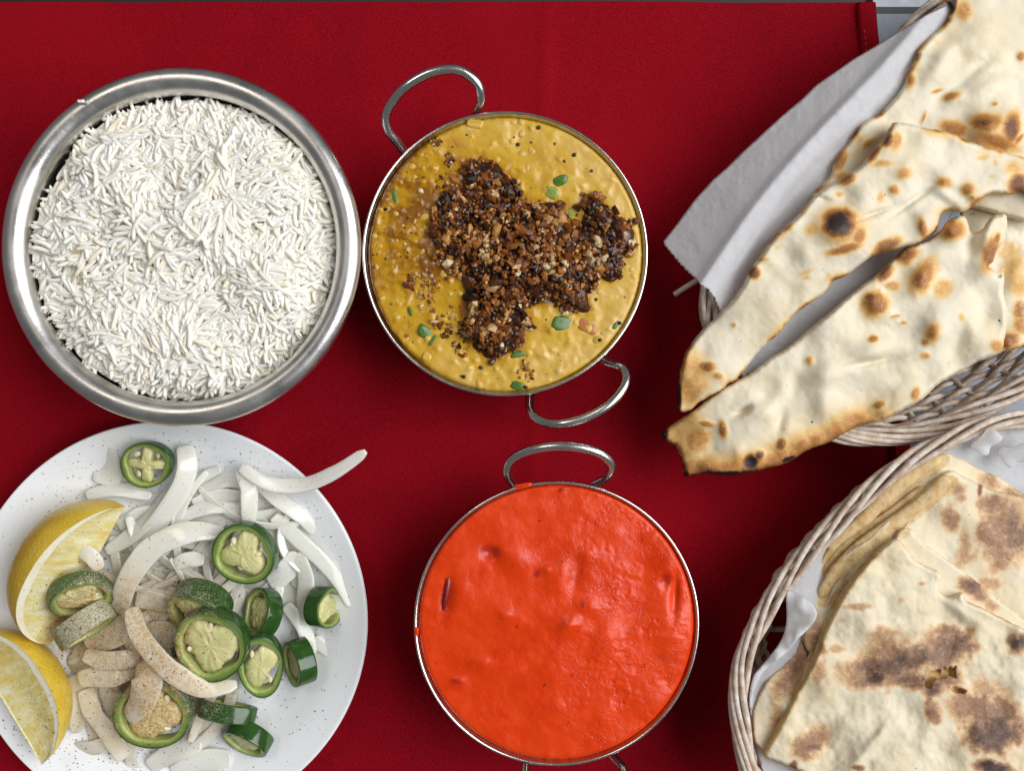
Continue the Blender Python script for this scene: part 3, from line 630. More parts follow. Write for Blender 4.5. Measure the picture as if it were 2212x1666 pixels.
def curry():
    z0 = .0472; poly = disc_outline(KC, RC-.0019, z0)
    BL = [(x, y, a*.4498, b*.4498, r, h) for x, y, a, b, r, h in V7([
        (560, 640, 90, 60, 30, .0020), (450, 620, 45, 35, 0, -.0022), (240, 830, 30, 120, 8, -.0010), (300, 780, 70, 120, 0, .0012), (790, 720, 70, 120, 15, .0016), (860, 720, 40, 110, 10, -.0016),
        (830, 970, 70, 50, -30, .0024), (930, 880, 70, 50, 0, .0012), (1010, 1030, 60, 90, 20, .0016), (900, 630, 60, 40, 0, .0013), (400, 1150, 60, 40, 0, .0013), (300, 1240, 40, 30, 0, .0008),
        (1320, 640, 110, 130, 0, .0022), (1330, 1000, 110, 150, 0, .0026), (1335, 820, 22, 110, 3, -.0024), (1290, 760, 30, 40, 0, -.0012), (720, 700, 30, 25, 0, .0012), (1000, 1400, 60, 80, 20, .0010), (1240, 1330, 90, 90, 40, .0012), (770, 1360, 50, 40, 0, .0009), (500, 900, 90, 70, 0, .0009), (1050, 520, 70, 40, 0, .0008), (640, 400, 120, 40, 0, .0006), (520, 920, 40, 30, 0, .0010)])]
    def rel(x, y, sd):
        w = np.clip((x-1150)/200, 0.15, 1)
        rid = 1-np.abs(fbm(x/22+fbm(x/15, y/15, 77, 2)*1.4, y/22, 41, 3)-.5)*4
        return bumps(x, y, BL)+.0014*(fbm(x/60, y/60, 18, 4)-.5)+.0028*np.exp(-(((x-1202)/230)**2+((y-1348)/230)**2))+.00035*np.clip(rid, -1, 1)*w*sstep(.35, .6, fbm(x/50, y/50, 99, 2))
    v, f, X, Y, S, nT = sheet(poly, 2.4, lambda x, y: np.full(x.shape, z0), .0022, 9, rel)
    wr = np.clip(.25+.75*sstep(1120, 1330, X), 0, 1)*sstep(4, 26, S)+.2*(1-sstep(0, 22, S))
    dk = ell(X, Y, [(x, y, a*.4498, b*.4498, r, s) for x, y, a, b, r, s in V7([(445, 612, 50, 30, 10, .55), (670, 722, 16, 20, 0, .7), (285, 1240, 30, 12, 10, .5), (890, 865, 10, 20, 0, .7), (860, 690, 36, 90, 8, .22), (240, 840, 30, 100, 8, .25), (1300, 745, 30, 26, 0, .45), (1290, 1130, 60, 14, 20, .3), (785, 318, 10, 16, 30, .9), (840, 1210, 7, 7, 0, .8), (1190, 1160, 7, 7, 0, .7)])], 3, .3, .4, .08)  # dark bits in the sauce, plus shade of the hollows put into the colour
    o = mk('curry', v, f, M['curry'], None, (KC[0], KC[1], z0), {'wrinkle': wr, 'dark': dk}); tag(o, 'smooth glossy orange red curry sauce filling the lower karahi', 'curry')
    p = cat([q+(zz,) for q, zz in zip(V7([(250, 715), (245, 770), (232, 850), (216, 925)]), (.0488, .0503, .0503, .0488))], 8)
    v, f = tube(P(p[:, 0], p[:, 1], p[:, 2]), np.interp(np.linspace(0, 1, len(p)), [0, .2, .7, 1], [.0004, .0014, .0013, .0003]), 8, flat=.7)
    tag(mk('red_chilli_sliver', v, f, M['red'], None, P(*V7([(235, 840)])[0], .048)), 'dark dried red chilli sliver lying in the orange curry near its left rim', 'chilli')
    for x, y, a, b, r in ((600, 300, .0045, .0013, -12), (94, 1000, .0011, .0022, 0)):
        (x, y), = V7([(x, y)]); q = nub('curry_drip', x, y, .0497, a, b, .0011, r, M['curry'], '', '', parent=o, seed=int(x))
curry()

# ------------------------------------------------------------------ plate
PC = P(359, 1345, .018); RP = 434*(H-.018)/F
prof = [(0, .0062), (.03, .0062), (.060, .0063), (.068, .0070), (.076, .0098), (.086, .0140), (.096, .0172), (RP-.0012, .0182), (RP-.0003, .0181), (RP, .0174), (RP-.0004, .0166), (.094, .0146), (.082, .0100), (.072, .0052), (.060, .0040), (.058, .0018), (.055, .0018), (.053, .0040), (0, .0042)]
v, f = lathe(dense(prof, 10), 240, PC[0], PC[1]); v = np.asarray(v)
o = mk('plate', v, f[:, ::-1], M['plate'], None, (PC[0], PC[1], .0018), {'dust': np.where(v[:, 2] > .006, dust(v), 0)}); tag(o, 'round white porcelain plate carrying the onion, chilli and lemon salad', 'plate')

# ------------------------------------------------------------------ onion strips
def onion(pts, w, z, th=2.2, twist=0.0, label='', ends=(.55, .55), curl=0.0, group='onion slices on the plate'):
    p = cat(V1([(q[0], q[1], q[2] if len(q) > 2 else z) for q in pts]), 14)
    zz = p[:, 2]*mm
    path = P(p[:, 0], p[:, 1], zz); _, t, s, n = frames(path); m = len(path)
    k = np.linspace(0, 1, m); L = w/2.1387*(H-.02)/F/2
    L *= 1.08
    wid = L*np.interp(k, [0, .06, .3, .7, .94, 1], [ends[0]*.9, (1+ends[0])/2, 1, 1, (1+ends[1])/2, ends[1]*.9])
    wid = wid*(1+.10*(fbm(k*5+w, k*0+z, 3, 2)-.5)*2)
    thk = .72*th*mm/2*np.interp(k, [0, .03, .97, 1], [.8, 1, 1, .8]); tw = math.radians(twist)+.25*np.sin(k*5+w)
    A = np.linspace(0, 2*math.pi, 22, endpoint=False); ca, sa = np.cos(A), np.sin(A)
    cu = np.sign(ca)*np.abs(ca)**.38; cv = np.sign(sa)*np.abs(sa)**.42
    S = s*np.cos(tw)[:, None]+n*np.sin(tw)[:, None]; Nn = n*np.cos(tw)[:, None]-s*np.sin(tw)[:, None]
    # the slice is a shell: concave on one side
    cup = (.12+curl)*(cu**2-.5)
    v = path[:, None]+wid[:, None, None]*cu[None, :, None]*S[:, None]+(thk[:, None]*cv[None]-wid[:, None]*cup[None]*.45)[..., None]*Nn[:, None]
    sides = len(A); i, j = np.meshgrid(np.arange(m-1), np.arange(sides), indexing='ij'); J2 = (j+1) % sides
    f = [tuple(q) for q in np.stack([i*sides+j, i*sides+J2, (i+1)*sides+J2, (i+1)*sides+j], -1).reshape(-1, 4)]
    f += [tuple(range(sides))[::-1], tuple((m-1)*sides+q for q in range(sides))]
    v = v.reshape(-1, 3); uv = np.stack([np.tile(np.arange(sides)/sides, m), np.repeat(k*m/20, sides)], -1)
    dn = dust(v); up = np.tile(sa, m); dn = dn*np.clip(.35+up, .1, 1)*.9
    c = v.mean(0); c[2] = v[:, 2].min()
    o = mk('onion_slice', v, f, M['onion'], None, c, {'dust': dn}, uv); tag(o, label, 'onion', group); return o
ON = [
 ([(560, 560), (690, 500), (820, 440)], 130, 9, 2.0, 0, 'broad pale onion layer beneath the long white strip at the top of the pile'),
 ([(860, 540), (980, 520), (1110, 540)], 120, 9, 2.0, 0, 'broad pale onion layer above the triangular-core chilli slice'),
 ([(880, 330), (1000, 310), (1090, 300)], 80, 9, 2.0, 0, 'thin pale onion layer at the very top of the strip pile'),
 ([(1010, 900), (1150, 860), (1260, 830)], 120, 9, 2.0, 0, 'pale onion layer showing between the stacked and tilted chilli slices'),
 ([(330, 1120), (430, 1190), (520, 1290), (560, 1380)], 150, 8, 2.0, 0, 'broad tan onion layer at the left of the pile under the short strips'),
 ([(860, 1150), (980, 1250), (1100, 1330)], 120, 8, 2.0, 0, 'pale onion layer under the lower end of the curved top strip'),
 ([(370, 1480), (430, 1600), (520, 1690)], 120, 8, 2.0, 0, 'pale onion layer near the bottom frame edge beside the lower lemon'),
 ([(1240, 640), (1320, 760), (1330, 900)], 110, 8, 2.0, 0, 'pale onion layer left of the small side-on chilli slice'),
 ([(440, 1500), (560, 1440), (700, 1400), (860, 1330)], 150, 9, 2.2, 0, 'broad spice-dusted onion piece under the large lowest chilli slice'),
 ([(470, 900), (560, 980), (640, 1080), (700, 1190)], 150, 9, 2.2, 5, 'broad tan onion piece at the bottom of the pile left of the curved top strip'),
 ([(700, 760), (780, 820), (860, 900), (900, 1000)], 150, 9, 2.2, 0, 'broad spice-speckled onion piece under the stacked chilli slices'),
 ([(560, 640), (640, 720), (720, 760), (830, 780)], 130, 9, 2.2, 0, 'pale onion piece lying under the big white arc strip'),
 ([(900, 620), (1000, 740), (1060, 860), (1130, 960)], 140, 9, 2.2, 0, 'wide onion piece under the upright round chilli slice with triangular core'),
 ([(1230, 470), (1320, 590), (1370, 700), (1385, 820)], 120, 11, 1.8, 0, 'wide translucent onion sheet right of the chilli slice with triangular core'),
 ([(1000, 420), (1120, 440), (1230, 470), (1300, 530)], 110, 10, 2, 0, 'wide pale onion sheet under the two crossing strips at the upper right'),
 ([(430, 175), (480, 215), (500, 280), (480, 345)], 135, 13, 2.4, -8, 'short broad white onion petal left of the topmost chilli slice'),
 ([(400, 395), (500, 370), (600, 372), (700, 400)], 62, 14, 2.6, 20, 'curved onion strip just below the topmost chilli slice'),
 ([(790, 370), (720, 470), (620, 570), (490, 655)], 78, 15, 2.6, -20, 'tan dusted onion strip beside the tip of the upper lemon wedge'),
 ([(852, 165, 20), (865, 270, 22), (815, 400, 20), (720, 530, 17), (600, 650, 13)], 88, 18, 3.0, 15, 'long white onion strip running down from right of the topmost chilli slice'),
 ([(880, 345), (945, 305), (1020, 268)], 48, 14, 2.4, 10, 'short onion strip pointing up right beside the long white strip'),
 ([(872, 425), (950, 365), (1050, 325), (1125, 345)], 62, 13, 2.4, 15, 'arched onion strip ending at the top of the vertical strip'),
 ([(890, 430), (1000, 395), (1110, 395)], 55, 15, 2.2, -10, 'flat onion strip passing behind the vertical strip'),
 ([(820, 510), (920, 460), (1020, 445), (1120, 465)], 62, 17, 2.6, 15, 'arched onion strip above the big white arc'),
 ([(1180, 330, 17), (1280, 410, 18), (1390, 490, 17), (1455, 570, 13)], 62, 17, 2.6, 12, 'onion strip slanting down right from the foot of the long overhanging strip'),
 ([(1265, 490, 16), (1370, 590, 18), (1490, 700, 17), (1580, 810, 15), (1625, 905, 15)], 66, 16, 2.6, 14, 'long onion strip nearest the right edge of the plate'),
 ([(1375, 660, 17), (1412, 770, 17), (1412, 880, 15), (1425, 980, 12)], 78, 15, 2.2, -8, 'onion strip running down left of the small side-on chilli slice'),
 ([(1320, 900, 12), (1400, 1000, 13), (1445, 1130, 12)], 62, 12, 2.4, 12, 'onion strip between the tilted chilli slice and the small side-on one'),
 ([(1450, 1055, 11), (1515, 1110, 11), (1590, 1130, 13)], 56, 11, 2.2, 0, 'short onion strip lowest on the right side of the plate'),
 ([(1245, 800, 14), (1320, 750, 16), (1375, 660, 17)], 96, 15, 2.2, -10, 'pale onion piece tucked under the lower right of the triangular-core chilli'),
 ([(1110, 262, 25), (1240, 340, 27), (1400, 345, 29), (1550, 285, 33), (1690, 190, 37)], 62, 27, 2.8, 12, 'long onion strip reaching out over the right rim of the plate'),
 ([(1112, 265, 23), (1148, 350, 24), (1152, 440, 23), (1148, 520, 20)], 74, 23, 2.6, 10, 'straight vertical onion strip above the triangular-core chilli slice'),
 ([(900, 700, 15), (970, 660, 16), (1010, 600, 16)], 60, 15, 2.2, 8, 'spice-dusted onion strip half hidden behind the small white diamond piece'),
 ([(812, 715, 20), (870, 690, 21), (945, 695, 20)], 66, 20, 3.0, 5, 'small white diamond-shaped onion piece inside the big arc'),
 ([(788, 685, 20), (825, 745, 20), (855, 812, 18)], 20, 20, 1.6, 0, 'very thin onion thread beside the small diamond piece'),
 ([(350, 640, 32), (420, 675, 34), (462, 735, 31)], 66, 32, 3.2, 10, 'small onion chunk sitting on the upper lemon wedge'),
 ([(545, 935, 19), (585, 800, 23), (680, 660, 25), (800, 585, 25), (920, 560, 23), (1040, 575, 19)], 104, 22, 3.2, 14, 'big white curved onion arc in the middle of the plate'),
 ([(630, 870, 17), (700, 880, 18), (785, 900, 17)], 84, 17, 2.2, 0, 'tan onion piece inside the lower end of the big white arc'),
 ([(640, 965, 14), (720, 960, 14), (800, 990, 14)], 70, 14, 2.2, 10, 'pale onion strip beneath the dark dusted chilli slice'),
 ([(690, 1040, 16), (760, 1030, 17), (820, 1080, 16)], 110, 16, 2.2, -5, 'spice-covered onion piece left of the stacked chilli slices'),
 ([(390, 1070, 16), (500, 1040, 19), (610, 985, 20)], 125, 17, 2.4, 0, 'brown spice-covered onion petal below the dusted chilli rectangle'),
 ([(390, 1130, 22), (480, 1158, 24), (570, 1155, 23), (645, 1150, 20)], 78, 22, 3.2, 12, 'short thick white onion strip left of the curved top strip'),
 ([(365, 1245, 18), (450, 1232, 21), (540, 1225, 22), (625, 1205, 20)], 92, 20, 2.6, 10, 'tan onion strip directly below the short thick white one'),
 ([(395, 1290, 14), (430, 1400, 17), (500, 1490, 17), (575, 1610, 13)], 84, 15, 2.4, 10, 'long tan onion strip left of the large lowest chilli slice'),
 ([(330, 1230, 12), (372, 1350, 13), (345, 1490, 12)], 80, 12, 2.4, 8, 'white onion strip standing between the lower lemon and the tan strips'),
 ([(325, 1560, 10), (430, 1562, 12), (500, 1535, 12)], 66, 11, 2.2, 0, 'cream onion strip at the bottom left of the pile'),
 ([(690, 1650, 11), (800, 1580, 13), (930, 1535, 13)], 86, 12, 2.4, 8, 'white onion strip below the large lowest chilli slice'),
 ([(800, 1690, 10), (920, 1630, 11), (1070, 1610, 11)], 110, 10, 2.2, 0, 'wide white onion piece at the bottom frame edge left of the tilted chilli'),
 ([(860, 1480, 11), (930, 1450, 12), (1000, 1480, 11)], 90, 11, 2.2, 0, 'pale onion piece between the large lowest chilli and the dusted side-on slice'),
 ([(470, 1700, 9), (560, 1660, 10), (650, 1640, 10)], 100, 9, 2, 0, 'dusted onion piece cut by the bottom frame edge'),
 ([(660, 1160, 33), (680, 1240, 36), (660, 1330, 35), (590, 1425, 31)], 125, 33, 2.6, -12, 'broad spice-coated onion petal lying on the large lowest chilli slice'),
 ([(608, 915, 30), (640, 1030, 36), (720, 1140, 39), (820, 1228, 39), (950, 1290, 36), (1095, 1268, 31)], 84, 36, 3.0, 18, 'long curved onion strip on top of the pile below the stacked chillies'),
]
for k, (pts, w, z, th, tw, lb) in enumerate(ON): onion(pts, w, z, th, tw, lb, ends=((.6, .35) if k % 3 else (.75, .6)))

nr = np.random.default_rng(23); PILE = np.array([(560, 470), (850, 330), (1150, 290), (1330, 450), (1400, 650), (1400, 1000), (1250, 950), (1050, 1330), (930, 1600), (500, 1640), (360, 1520), (330, 1200), (480, 880), (500, 650)], float)
made = 0; seen = set()
MARKS = [(683, 248, 'the topmost chilli slice'), (1133, 660, 'the chilli slice with triangular core'), (372, 855, 'the tilted chilli slice on the lemon'), (920, 905, 'the dark half-hidden chilli slice'), (985, 1075, 'the large pale-cored chilli slice'),
         (1215, 935, 'the tilted chilli with dusted skin'), (1205, 1172, 'the oval two-holed chilli slice'), (1495, 912, 'the small side-on chilli slice'), (1050, 1395, 'the dusted side-on chilli slice'), (715, 1395, 'the largest bottom chilli slice'), (300, 600, 'the upper lemon wedge'), (200, 1400, 'the lower lemon wedge'), (700, 640, 'the big white onion arc'), (1150, 400, 'the straight vertical onion strip'), (720, 1130, 'the curved top onion strip'), (820, 300, 'the long white onion strip')]
tries = 0
while made < 80 and tries < 9000:
    tries += 1
    x, y = nr.uniform(330, 1400), nr.uniform(290, 1640)
    if poly_dist(np.array([x]), np.array([y]), PILE)[0][0] < 10: continue
    a = nr.uniform(0, 6.28); L = nr.uniform(120, 250); k = nr.uniform(-.6, .6); z = nr.uniform(8.5, 18); w = nr.uniform(28, 58); pts = []
    for t in (-1, -.5, 0, .5, 1): pts.append((x+L*t*math.cos(a)-L*k*(t*t-.4)*math.sin(a), y+L*t*math.sin(a)+L*k*(t*t-.4)*math.cos(a), z-3*t*t*nr.uniform(.2, 1)))
    if min(poly_dist(np.array([p[0] for p in pts]), np.array([p[1] for p in pts]), PILE)[0]) < -45: continue
    mx, my, mn = min(MARKS, key=lambda q: (q[0]-x)**2+(q[1]-y)**2); dx, dy = x-mx, y-my
    side = ('right of' if dx > 0 else 'left of') if abs(dx) > abs(dy) else ('below' if dy > 0 else 'above')
    if math.hypot(dx, dy) < 70: side = 'under'
    dd = float(dust(P(*V1([(x, y)])[0], .012))); lb = '%s %s %s %s low onion strip %s %s' % ('long' if L > 185 else 'short', 'narrow' if w < 43 else 'wide', 'straight' if abs(k) < .22 else 'curved', 'white' if dd < .35 else ('speckled' if dd < .6 else 'tan'), side, mn)
    if lb in seen: continue
    seen.add(lb); onion(pts, w, z, nr.uniform(1.6, 2.4), nr.uniform(-25, 25), lb, group='low onion strips in the tangled pile'); made += 1

# ------------------------------------------------------------------ green chilli slices
def chilli(x, y, r, z, label, dirn=0, tilt=0, th=.0055, spin=0, ey=1.0, lobes=3, core=.75, seeds=4, seed=0, half=False, dusty=.9, cored=1.0):
    """round chilli slice; the face leans towards photo direction dirn (deg, 0 = right, 90 = down) by tilt"""
    (x, y), = V1([(x, y)]); r = r/2.1387; zc = z*mm; c = P(x, y, zc); R = r*(H-zc)/F; rs = np.random.default_rng(seed)
    n = 72; a = np.linspace(0, 2*math.pi, n, endpoint=False)
    ro = R*(1+.025*np.sin(2*a+seed)+.02*np.sin(3*a+1.3*seed)); ri = R*(.80+.03*np.sin(3*a+spin)+.02*np.sin(5*a+seed)+.08*(fbm(np.cos(a)*3+seed, np.sin(a)*3, 9, 3)-.5))
    d = math.radians(dirn); nrm = Vector((math.sin(math.radians(tilt))*math.cos(d), -math.sin(math.radians(tilt))*math.sin(d), math.cos(math.radians(tilt))))
    rot = np.array((nrm.to_track_quat('Z', 'Y').to_matrix()@Matrix.Rotation(math.radians(spin), 3, 'Z')))
    root = tag(empty('chilli_slice', tuple(c)), label, 'chilli', 'green chilli slices on the plate')
    def put(name, v, f, mat, extra=None):
        v = np.asarray(v, float)*[1, ey, 1]
        if half: v = v*[1, 1, 1]; v[:, 1] = np.maximum(v[:, 1], -.05*R)
        w = v@rot.T+c; at = {'dust': dust(w)*dusty*(cored if name == 'pith' else 1)*np.clip(.4+(v@rot.T)[:, 2]/R+.6, .3, 1)}
        if extra: at.update(extra)
        return mk(name, w, f, mat, root, c, at)
    def ring(rads, zs):
        m = len(rads); v = np.stack([np.stack([rr*np.cos(a), rr*np.sin(a), np.broadcast_to(zz, a.shape)], -1) for rr, zz in zip(rads, zs)], 1).reshape(-1, 3)
        i, j = np.meshgrid(np.arange(n), np.arange(m-1), indexing='ij'); return v, np.stack([i*m+j, ((i+1) % n)*m+j, ((i+1) % n)*m+j+1, i*m+j+1], -1).reshape(-1, 4)
    h = th/2; zt = h+.0003*np.sin(a*2+seed)
    rads = [ro*.962, ro*.982, ro*.992, ro*.999, ro*1.004, ro*.999, ro*.992, ro*.962]; zs = [zt, zt-.00004, zt-.00022, zt-.0008, 0*a, -h+.0008, -h+.0002, -h]
    v, f = ring(rads, zs); put('skin', v, f[:, ::-1], M['pskin'])
    rads = [ri*.985, ri*.975, ri*.985, ri*1.02, ri+(ro-ri)*.4, ri+(ro-ri)*.7, ro*.964, ro*.964, ri, ri*.985]; zs = [-h*.9, h*.6, zt-.00035, zt-.00005, zt, zt+.00005, zt+.00002, -h*.98, -h, -h*.9]
    v, f = ring(rads, zs); rad = np.tile([.05, .0, .0, .1, .35, .65, 1, 1, .2, .05], n); put('flesh', v, f[:, ::-1], M['flesh'], {'rad': rad})
    cm = .24+.46*core; lob = (.5+.5*np.cos(lobes*a+seed))**1.15
    rp = ri*(cm+(1.06-cm)*lob)*(1+.20*(fbm(np.cos(a)*2.6+seed*3, np.sin(a)*2.6, seed, 4)-.5)*2)
    rp = np.minimum(rp, ri*1.0)
    m = 7; q = np.linspace(0, 1, m); zz = h*.62+.0008*np.cos(q*1.5)
    top = np.stack([np.stack([k*(rp.mean()*.9*(1-k*k)+rp*k*k)*np.cos(a), k*(rp.mean()*.9*(1-k*k)+rp*k*k)*np.sin(a), (h*.80-.0016*k**6)+.0016*(fbm(rp*k*np.cos(a)*700+9, rp*k*np.sin(a)*700, seed, 3)-.5)], -1) for k in q[1:]], 1)
    bot = np.stack([rp*.98*np.cos(a), rp*.98*np.sin(a), np.full(n, -h*.7)], -1)[:, None]
    vv = np.concatenate([top, bot], 1).reshape(-1, 3); mm_ = m; i, j = np.meshgrid(np.arange(n), np.arange(mm_-1), indexing='ij')
    f = [tuple(t) for t in np.stack([i*mm_+j, i*mm_+j+1, ((i+1) % n)*mm_+j+1, ((i+1) % n)*mm_+j], -1).reshape(-1, 4)]
    vv = np.vstack([vv, [0, 0, h*.80]]); ce = len(vv)-1; f += [(ce, int(k)*mm_, int((k+1) % n)*mm_) for k in range(n)]
    pt = put('pith', vv, f, M['pith'])
    for k in range(seeds):
        an = ((2*k+1)*math.pi-seed)/max(lobes, 2)+rs.uniform(-.25, .25); rr = R*rs.uniform(.42, .62)
        u, w = np.meshgrid(np.linspace(0, 2*math.pi, 10, endpoint=False), np.linspace(-1.5, 1.5, 7), indexing='ij')
        s_ = np.stack([.0020*np.cos(w)*np.cos(u), .0015*np.cos(w)*np.sin(u), .0007*np.sin(w)], -1).reshape(-1, 3)
        s_ = s_@np.array(Euler((rs.uniform(-.6, .6), rs.uniform(-.6, .6), rs.uniform(0, 6))).to_matrix()).T+np.array([rr*math.cos(an), rr*math.sin(an), h*.45])
        i, j = np.meshgrid(np.arange(10), np.arange(6), indexing='ij'); f = np.stack([i*7+j, ((i+1) % 10)*7+j, ((i+1) % 10)*7+j+1, i*7+j+1], -1).reshape(-1, 4)
        w_ = (s_*[1, ey, 1])@rot.T+c; mk('seed', w_, f, M['seed'], root, c)
chilli(683, 248, 118, 21, 'topmost green chilli slice on the plate with cross-shaped pale core', 100, 12, .0060, 20, .93, 4, .15, 3, 1)
chilli(1133, 660, 146, 26, 'round green chilli slice with triangular pale core and seeds in the upper middle', 130, 10, .0075, 28, 1, 3, .72, 5, 2)
chilli(372, 855, 135, 33, 'tilted green chilli slice resting on the upper lemon wedge', 60, 50, .0075, -25, 1, 3, .9, 2, 3)
chilli(390, 990, 145, 29, 'spice-coated chilli slice seen edge-on below the upper lemon wedge', 55, 84, .0105, 0, .7, 3, .9, 0, 4, dusty=.95)
chilli(925, 915, 142, 27, 'dark chilli slice mostly hidden behind the large pale-cored one', 105, 36, .0120, 0, 1, 3, .9, 2, 5, dusty=1.0)
chilli(983, 1078, 174, 36, 'large chilli slice with wide pale yellow core on the middle of the pile', 110, 14, .0080, 40, 1, 3, 1.05, 6, 6)
chilli(1215, 935, 110, 21, 'tilted chilli slice with shiny dusted skin right of the large pale-cored one', 200, 48, .0085, 30, 1, 3, .95, 1, 7)
chilli(1205, 1172, 160, 27, 'oval bright green chilli slice with two holes right of the pile', 60, 20, .0065, 62, .66, 2, .75, 3, 8)
chilli(1385, 1165, 105, 17, 'cut half chilli piece with dark glossy skin at the lower right', 170, 55, .0095, 20, .95, 3, .95, 0, 9, half=False, dusty=.5)
chilli(1495, 912, 104, 19, 'small dark chilli slice seen side-on at the right of the plate', 0, 66, .0085, 90, .9, 3, 1.0, 0, 10, dusty=.35)
chilli(1050, 1395, 135, 18, 'dusted chilli slice lying side-on below the oval one', 100, 76, .0085, 0, .62, 3, .9, 0, 11, dusty=.9)
chilli(1145, 1515, 118, 17, 'lowest chilli slice with shiny dark skin and pale face towards the bottom', 118, 48, .0085, 25, .85, 3, 1.0, 1, 12, dusty=.3)
chilli(715, 1395, 180, 24, 'largest chilli slice at the bottom with brown spice-covered core', 95, 8, .0080, 10, .93, 3, 1.1, 3, 13, dusty=.85, cored=2.0)

# ------------------------------------------------------------------ lemon wedges
def lemon(t1, t2, a0, span, R, zc, label, side=1, seed=0):
    """wedge of a lemon: core line from photo point t1 to t2, one cut face at angle a0, rind below it"""
    (x1, y1), (x2, y2) = V1([t1, t2]); A = P(x1, y1, zc[0]); B = P(x2, y2, zc[1]); ax = B-A; L = np.linalg.norm(ax); ax /= L
    up = np.array([0, 0, 1.]); up -= ax*up.dot(ax); up /= np.linalg.norm(up); sd = np.cross(ax, up)*side; C = (A+B)/2
    nx = 60; s = np.linspace(-1, 1, nx)
    def rad(s): return R*(np.clip(1-np.abs(s)**2.3, 0, 1)**.62)*.985+R*.015
    base = C.copy(); base[2] = .007
    root = tag(empty('lemon_wedge', tuple(base)), label, 'lemon')
    def pt(s_, rho, ang): return C+(s_*L/2)[..., None]*ax+(rho*np.cos(ang))[..., None]*sd+(rho*np.sin(ang))[..., None]*up
    def grid(name, S, Rh, An, mat, flip=False, uv=None):
        v = pt(S, Rh, An); n, m = S.shape; i, j = np.meshgrid(np.arange(n-1), np.arange(m-1), indexing='ij'); f = np.stack([i*m+j, (i+1)*m+j, (i+1)*m+j+1, i*m+j+1], -1).reshape(-1, 4)
        v = v.reshape(-1, 3); return mk(name, v, f[:, ::-1] if flip else f, mat, root, base, {'dust': dust(v)}, uv)
    th = np.radians(np.linspace(a0-span, a0, 40)); S, T = np.meshgrid(s, th, indexing='ij'); wob = 1+.012*(fbm(S*6+seed, T*5, 3, 3)-.5)
    grid('rind', S, rad(S)*wob, T, M['rind'], side < 0)
    for ang, nm in ((math.radians(a0), 1), (math.radians(a0-span), -1)):
        q = np.linspace(0, 1, 36); S, Q = np.meshgrid(s, q, indexing='ij'); rr = rad(S)
        inner = np.clip(1-.17-.20*np.abs(S)**6, .3, 1); off = -.0*Q
        wv = .0016*(fbm(S*7+seed, Q*4, 9, 3)-.5)
        # pith strip between rind and pulp, then the pulp face, slightly hollow
        Sp, Qp = np.meshgrid(s, np.linspace(0, 1, 8), indexing='ij'); ins = np.clip(1-.145-.14*np.abs(Sp)**5, .3, 1)+.035*(fbm(Sp*9+seed, Sp*0+3, 4, 2)-.5)
        rr2 = rad(Sp)*(ins+(1-ins)*Qp); grid('pith', Sp, rr2, np.full(Sp.shape, ang)-nm*.0004/np.maximum(rr2, .002), M['lpith'], (side < 0) ^ (nm < 0))
        ins2 = np.clip(1-.145-.14*np.abs(S)**5, .3, 1)+.035*(fbm(S*9+seed, S*0+3, 4, 2)-.5)
        rho = rr*ins2*Q*1.01; dip = (.0004+.0011*np.sin(Q*math.pi)*(.3+fbm(S*9+seed, Q*2.2, 5, 3)))*np.clip(1-np.abs(S)**6, 0, 1)
        v = pt(S, rho, np.full(S.shape, ang)); nd = -np.sin(ang)*sd+np.cos(ang)*up; v = v-nm*nd*(dip)[..., None]
        n, m = S.shape; i, j = np.meshgrid(np.arange(n-1), np.arange(m-1), indexing='ij'); f = np.stack([i*m+j, (i+1)*m+j, (i+1)*m+j+1, i*m+j+1], -1).reshape(-1, 4)
        uv = np.stack([S.ravel()*.8+seed, Q.ravel()*.7+.35*np.sin(S.ravel()*2)], -1); v = v.reshape(-1, 3)
        mk('pulp', v, f[:, ::-1] if ((side < 0) ^ (nm < 0)) else f, M['pulp'], root, base, {'dust': dust(v)}, uv)
lemon((580, 445), (232, 1085), 64, 88, .0340, (.026, .022), 'upper lemon wedge with bright yellow rind facing up and left', 1, 1)
lemon((192, 1640), (-170, 1040), 16, 74, .0290, (.030, .030), 'lower lemon wedge with juicy spice-dusted face cut by the left frame edge', 1, 2)

# ground spice specks lying on the plate
def specks():
    nr = np.random.default_rng(11); VS, FS = [], []; off = 0; n = 0
    while n < 2200:
        a = nr.random()*6.283; r = .096*math.sqrt(nr.random()); x, y = PC[0]+r*math.cos(a), PC[1]+r*math.sin(a)
        z = np.interp(r, [.06, .068, .076, .086, .096], [.0063, .0070, .0098, .0140, .0172]); w = np.array([x, y, z])
        if nr.random() > .06+1.1*float(dust(w)): continue
        s_ = nr.uniform(.00016, .00048); cv, cf = chunk(int(nr.integers(6))); VS.append(cv*s_+w); FS += [tuple(q+off for q in t) for t in cf]; off += 12; n += 1
    o = mk('ground_spice', np.vstack(VS), FS, M['spice'], None, (PC[0], PC[1], .007)); tag(o, 'brown ground spice specks sprinkled over the white plate', 'spice', None, 'stuff')
specks()

